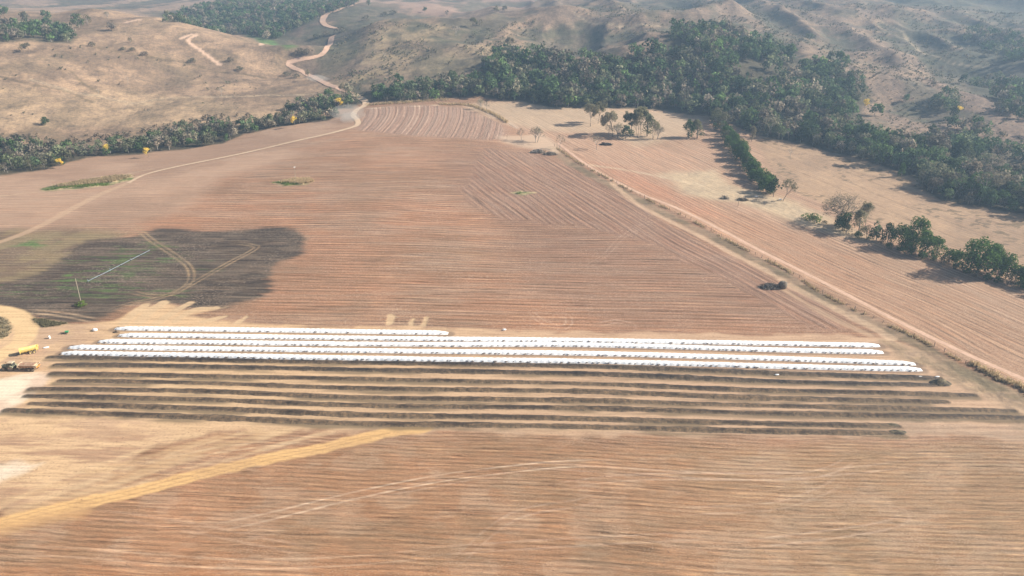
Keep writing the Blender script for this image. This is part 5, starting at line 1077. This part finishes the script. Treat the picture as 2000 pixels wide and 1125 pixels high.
# poles
def pole(u, v, h, r, label, lean=(0, 0), cap=None, mat=None):
    o = empty('pole', on(*hit(u, v), -.3), label=label, cat='pole'); b = MB(); b.tube([(0, 0, 0), (lean[0] * .5, lean[1] * .5, h * .5), (lean[0], lean[1], h + .3)], [r, r * .85, r * .7], 8); b.build('shaft', mat or M_pole, o)
    if cap: b = MB(); b.box((lean[0], lean[1], h + .42), cap, rz=.6); b.build('cap', M_bag, o)
pole(158, 590, 10.2, .125, 'bare pale pole leaning slightly left on the dark patch', (.5, 0))
pole(578, 358, 9.5, .11, 'thin pole with a white cap on the oval grass island', (.4, 0), (1.1, .35, .25))
pole(1022, 376, 6.5, .07, 'thin post without cap in the middle of the big field', (.1, 0), mat=M_wood)
pole(1441, 403, 3.2, .13, 'short stake standing alone in front of the debris by the hedge', (.1, 0), mat=M_wood)

# fence along the farm track: every post a part, three wires
fp = smooth(HP(FENCE), 8); d = np.r_[0, np.cumsum(np.hypot(*(fp[1:] - fp[:-1]).T))]; fe = empty('post_fence', (0, 0, 0), label='long wire fence on wooden posts beside the farm track', cat='fence')
pm = []
for i in range(4):
    b = MB(); b.tube([(0, 0, -.4), (.03 * i, .02, .8), (.02, -.03 * i, 1.35 + .08 * i)], [.11, .10, .085], 6); me_ = b.mesh('post'); me_.materials.append(M_wood); pm.append(me_)
tops = []
for s_ in np.arange(0, d[-1], 4.0):
    qx, qy = np.interp(s_, d, fp[:, 0]), np.interp(s_, d, fp[:, 1]); o = bpy.data.objects.new('post', pm[rg.integers(4)]); C.objects.link(o); o.parent = fe; o.location = on(qx, qy); o.rotation_euler = (rg.normal(0, .05), rg.normal(0, .06), rg.uniform(0, 6)); k = rg.uniform(.8, 1.25); o.scale = (k, k, k); tops.append((qx, qy))
for hw in (.4, .8, 1.15): b = MB(); b.tube([on(a[0], a[1], hw) for a in tops], .012, 3); b.build('wire', M_iron, fe)

# brush piles
def pile(u, v, w, d, h, n, label, seed, mats, logs=.08, name='brush_pile', lumps=0):
    rg2 = np.random.default_rng(seed); cx, cy = hit(u, v); o = empty(name, on(cx, cy), label=label, cat='pile'); b = MB(); b2 = MB()
    for i in range(n):
        a = rg2.uniform(0, 6.28); r_ = math.sqrt(rg2.uniform(0, 1)); px_, py_ = r_ * math.cos(a) * w / 2, r_ * math.sin(a) * d / 2; zt = h * (1 - r_ ** 2) * rg2.uniform(.2, 1); dr = Vector((rg2.normal(), rg2.normal(), rg2.normal() * .35)).normalized() * rg2.uniform(.5, 1.7)
        (b if i % 3 else b2).tube([Vector((px_, py_, zt)) - dr, Vector((px_, py_, zt + .1)) + Vector(rg2.normal(0, .1, 3)), Vector((px_, py_, zt)) + dr], [logs * rg2.uniform(.5, 1.8)] * 2 + [logs * .4], 4)
    tag(b.build('branch', mats[0], o), kind='stuff'); tag(b2.build('log', mats[1], o), kind='stuff')
    v_, t_ = leaf_cloud([((rg2.normal(0, w * .22), rg2.normal(0, d * .22), h * .3), h * .5) for _ in range(7)], int(n * 2.2), .4, rg2); tag(obj('dead_leaves', leaf_mesh('dead_leaves', v_, t_), mats[2], o), kind='stuff'); return o
M_dbark = plain('charred_wood', (.10, .085, .075), .95, .4, 2); M_lvg = leaf_mat('dead_leaf', [(0, (.26, .21, .15)), (1, (.20, .16, .11))])
M_lvd = leaf_mat('dark_dead_leaf', [(0, (.05, .042, .034)), (1, (.035, .03, .025))])
pile(1505, 562, 9, 4, 1.9, 260, 'tangled grey brush pile at the field edge by the two tracks', 1, (M_bark, M_pbark, M_lvg))
lump('root_ball', 1528, 563, 3.6, 2.8, 3.4, M_bark, 'upright round root ball at the right of the grey brush pile', 'root ball', 31)
pile(1050, 298, 10, 3.5, 2.2, 220, 'pale brush pile at the near edge of the sandy knoll', 2, (M_pbark, M_bark, M_lvg), .1)
pile(1074, 302, 9, 3.2, 1.9, 180, 'darker right half of the brush on the sandy knoll', 3, (M_bark, M_pbark, M_lvg), .1)
pile(1183, 283, 8.5, 3.2, 1.7, 150, 'black heap of burnt wood beside the small bare tree', 4, (M_dbark, M_dbark, M_lvd), .12)
pile(1415, 388, 4.2, 2.5, 1.6, 90, 'small brush pile left of the debris in the hedge shade', 5, (M_bark, M_pbark, M_lvg))
pile(1450, 391, 6, 3, 1.6, 110, 'greyish heap of branches in the shade at the hedge foot', 6, (M_bark, M_bark, M_lvg))
def crate(u, v, rz, label):
    o = empty('feed_trough', on(*hit(u, v)), rz, label=label, cat='trough'); b = MB(); b.box((0, 0, .25), (1.6, .9, .08)); b.box((0, .44, .5), (1.6, .06, .5)); b.box((0, -.44, .5), (1.6, .06, .5)); b.box((.8, 0, .5), (.06, .9, .5)); b.box((-.8, 0, .5), (.06, .9, .5)); b.build('tray', M_bag, o)
    for a in (-.7, .7): g_ = MB(); g_.box((a, 0, .1), (.12, .9, .22)); g_.build('leg', M_wood, o)
crate(1477, 385, .3, 'pale trough in the shade at the foot of the hedge'); crate(1524, 391, .1, 'white trough beside the leaning tree')

# dust drifting off the road
def plume(u, v, lx, ly, lz, dens, label, rz, seed):
    m, nt, out = new_mat('road_dust_air'); vp = N_(nt, 'ShaderNodeVolumePrincipled'); vp.inputs['Color'].default_value = (.97, .92, .84, 1); vp.inputs['Density'].default_value = dens; nt.links.new(vp.outputs[0], out.inputs['Volume'])
    n = 24; t = np.linspace(0, math.pi, n)[:, None]; a = np.linspace(0, 2 * math.pi, n, endpoint=False)[None]; X_ = np.sin(t) * np.cos(a); Y_ = np.sin(t) * np.sin(a); Z_ = np.cos(t) + 0 * a
    r_ = .75 + .6 * fbm(X_ * 1.6 + 5 + seed, Y_ * 1.6 + Z_ * 1.3, 4, seed); v_ = np.c_[(X_ * r_ * lx).ravel(), (Y_ * r_ * ly).ravel(), (Z_ * r_ * lz).ravel()]; idx = np.arange(n * n).reshape(n, n)
    q_ = np.array([(idx[i, k], idx[i + 1, k], idx[i + 1, (k + 1) % n], idx[i, (k + 1) % n]) for i in range(n - 1) for k in range(n)]); o = obj('dust_cloud', mesh_np('dust_cloud', v_, q_, smooth_=True), m)
    cx, cy = hit(u, v); o.location = on(cx, cy, lz * .75); o.rotation_euler.z = rz; tag(o, label, 'dust', kind='stuff')
plume(681, 230, 13, 20, 5, .013, 'pale dust hanging left of the road bend', .2, 3)
plume(684, 236, 7, 11, 3.5, .022, 'thicker dust low over the road bend', .1, 4)
plume(620, 158, 14, 8, 3, .022, 'pale dust trailing over the middle of the hill road', -.6, 5)
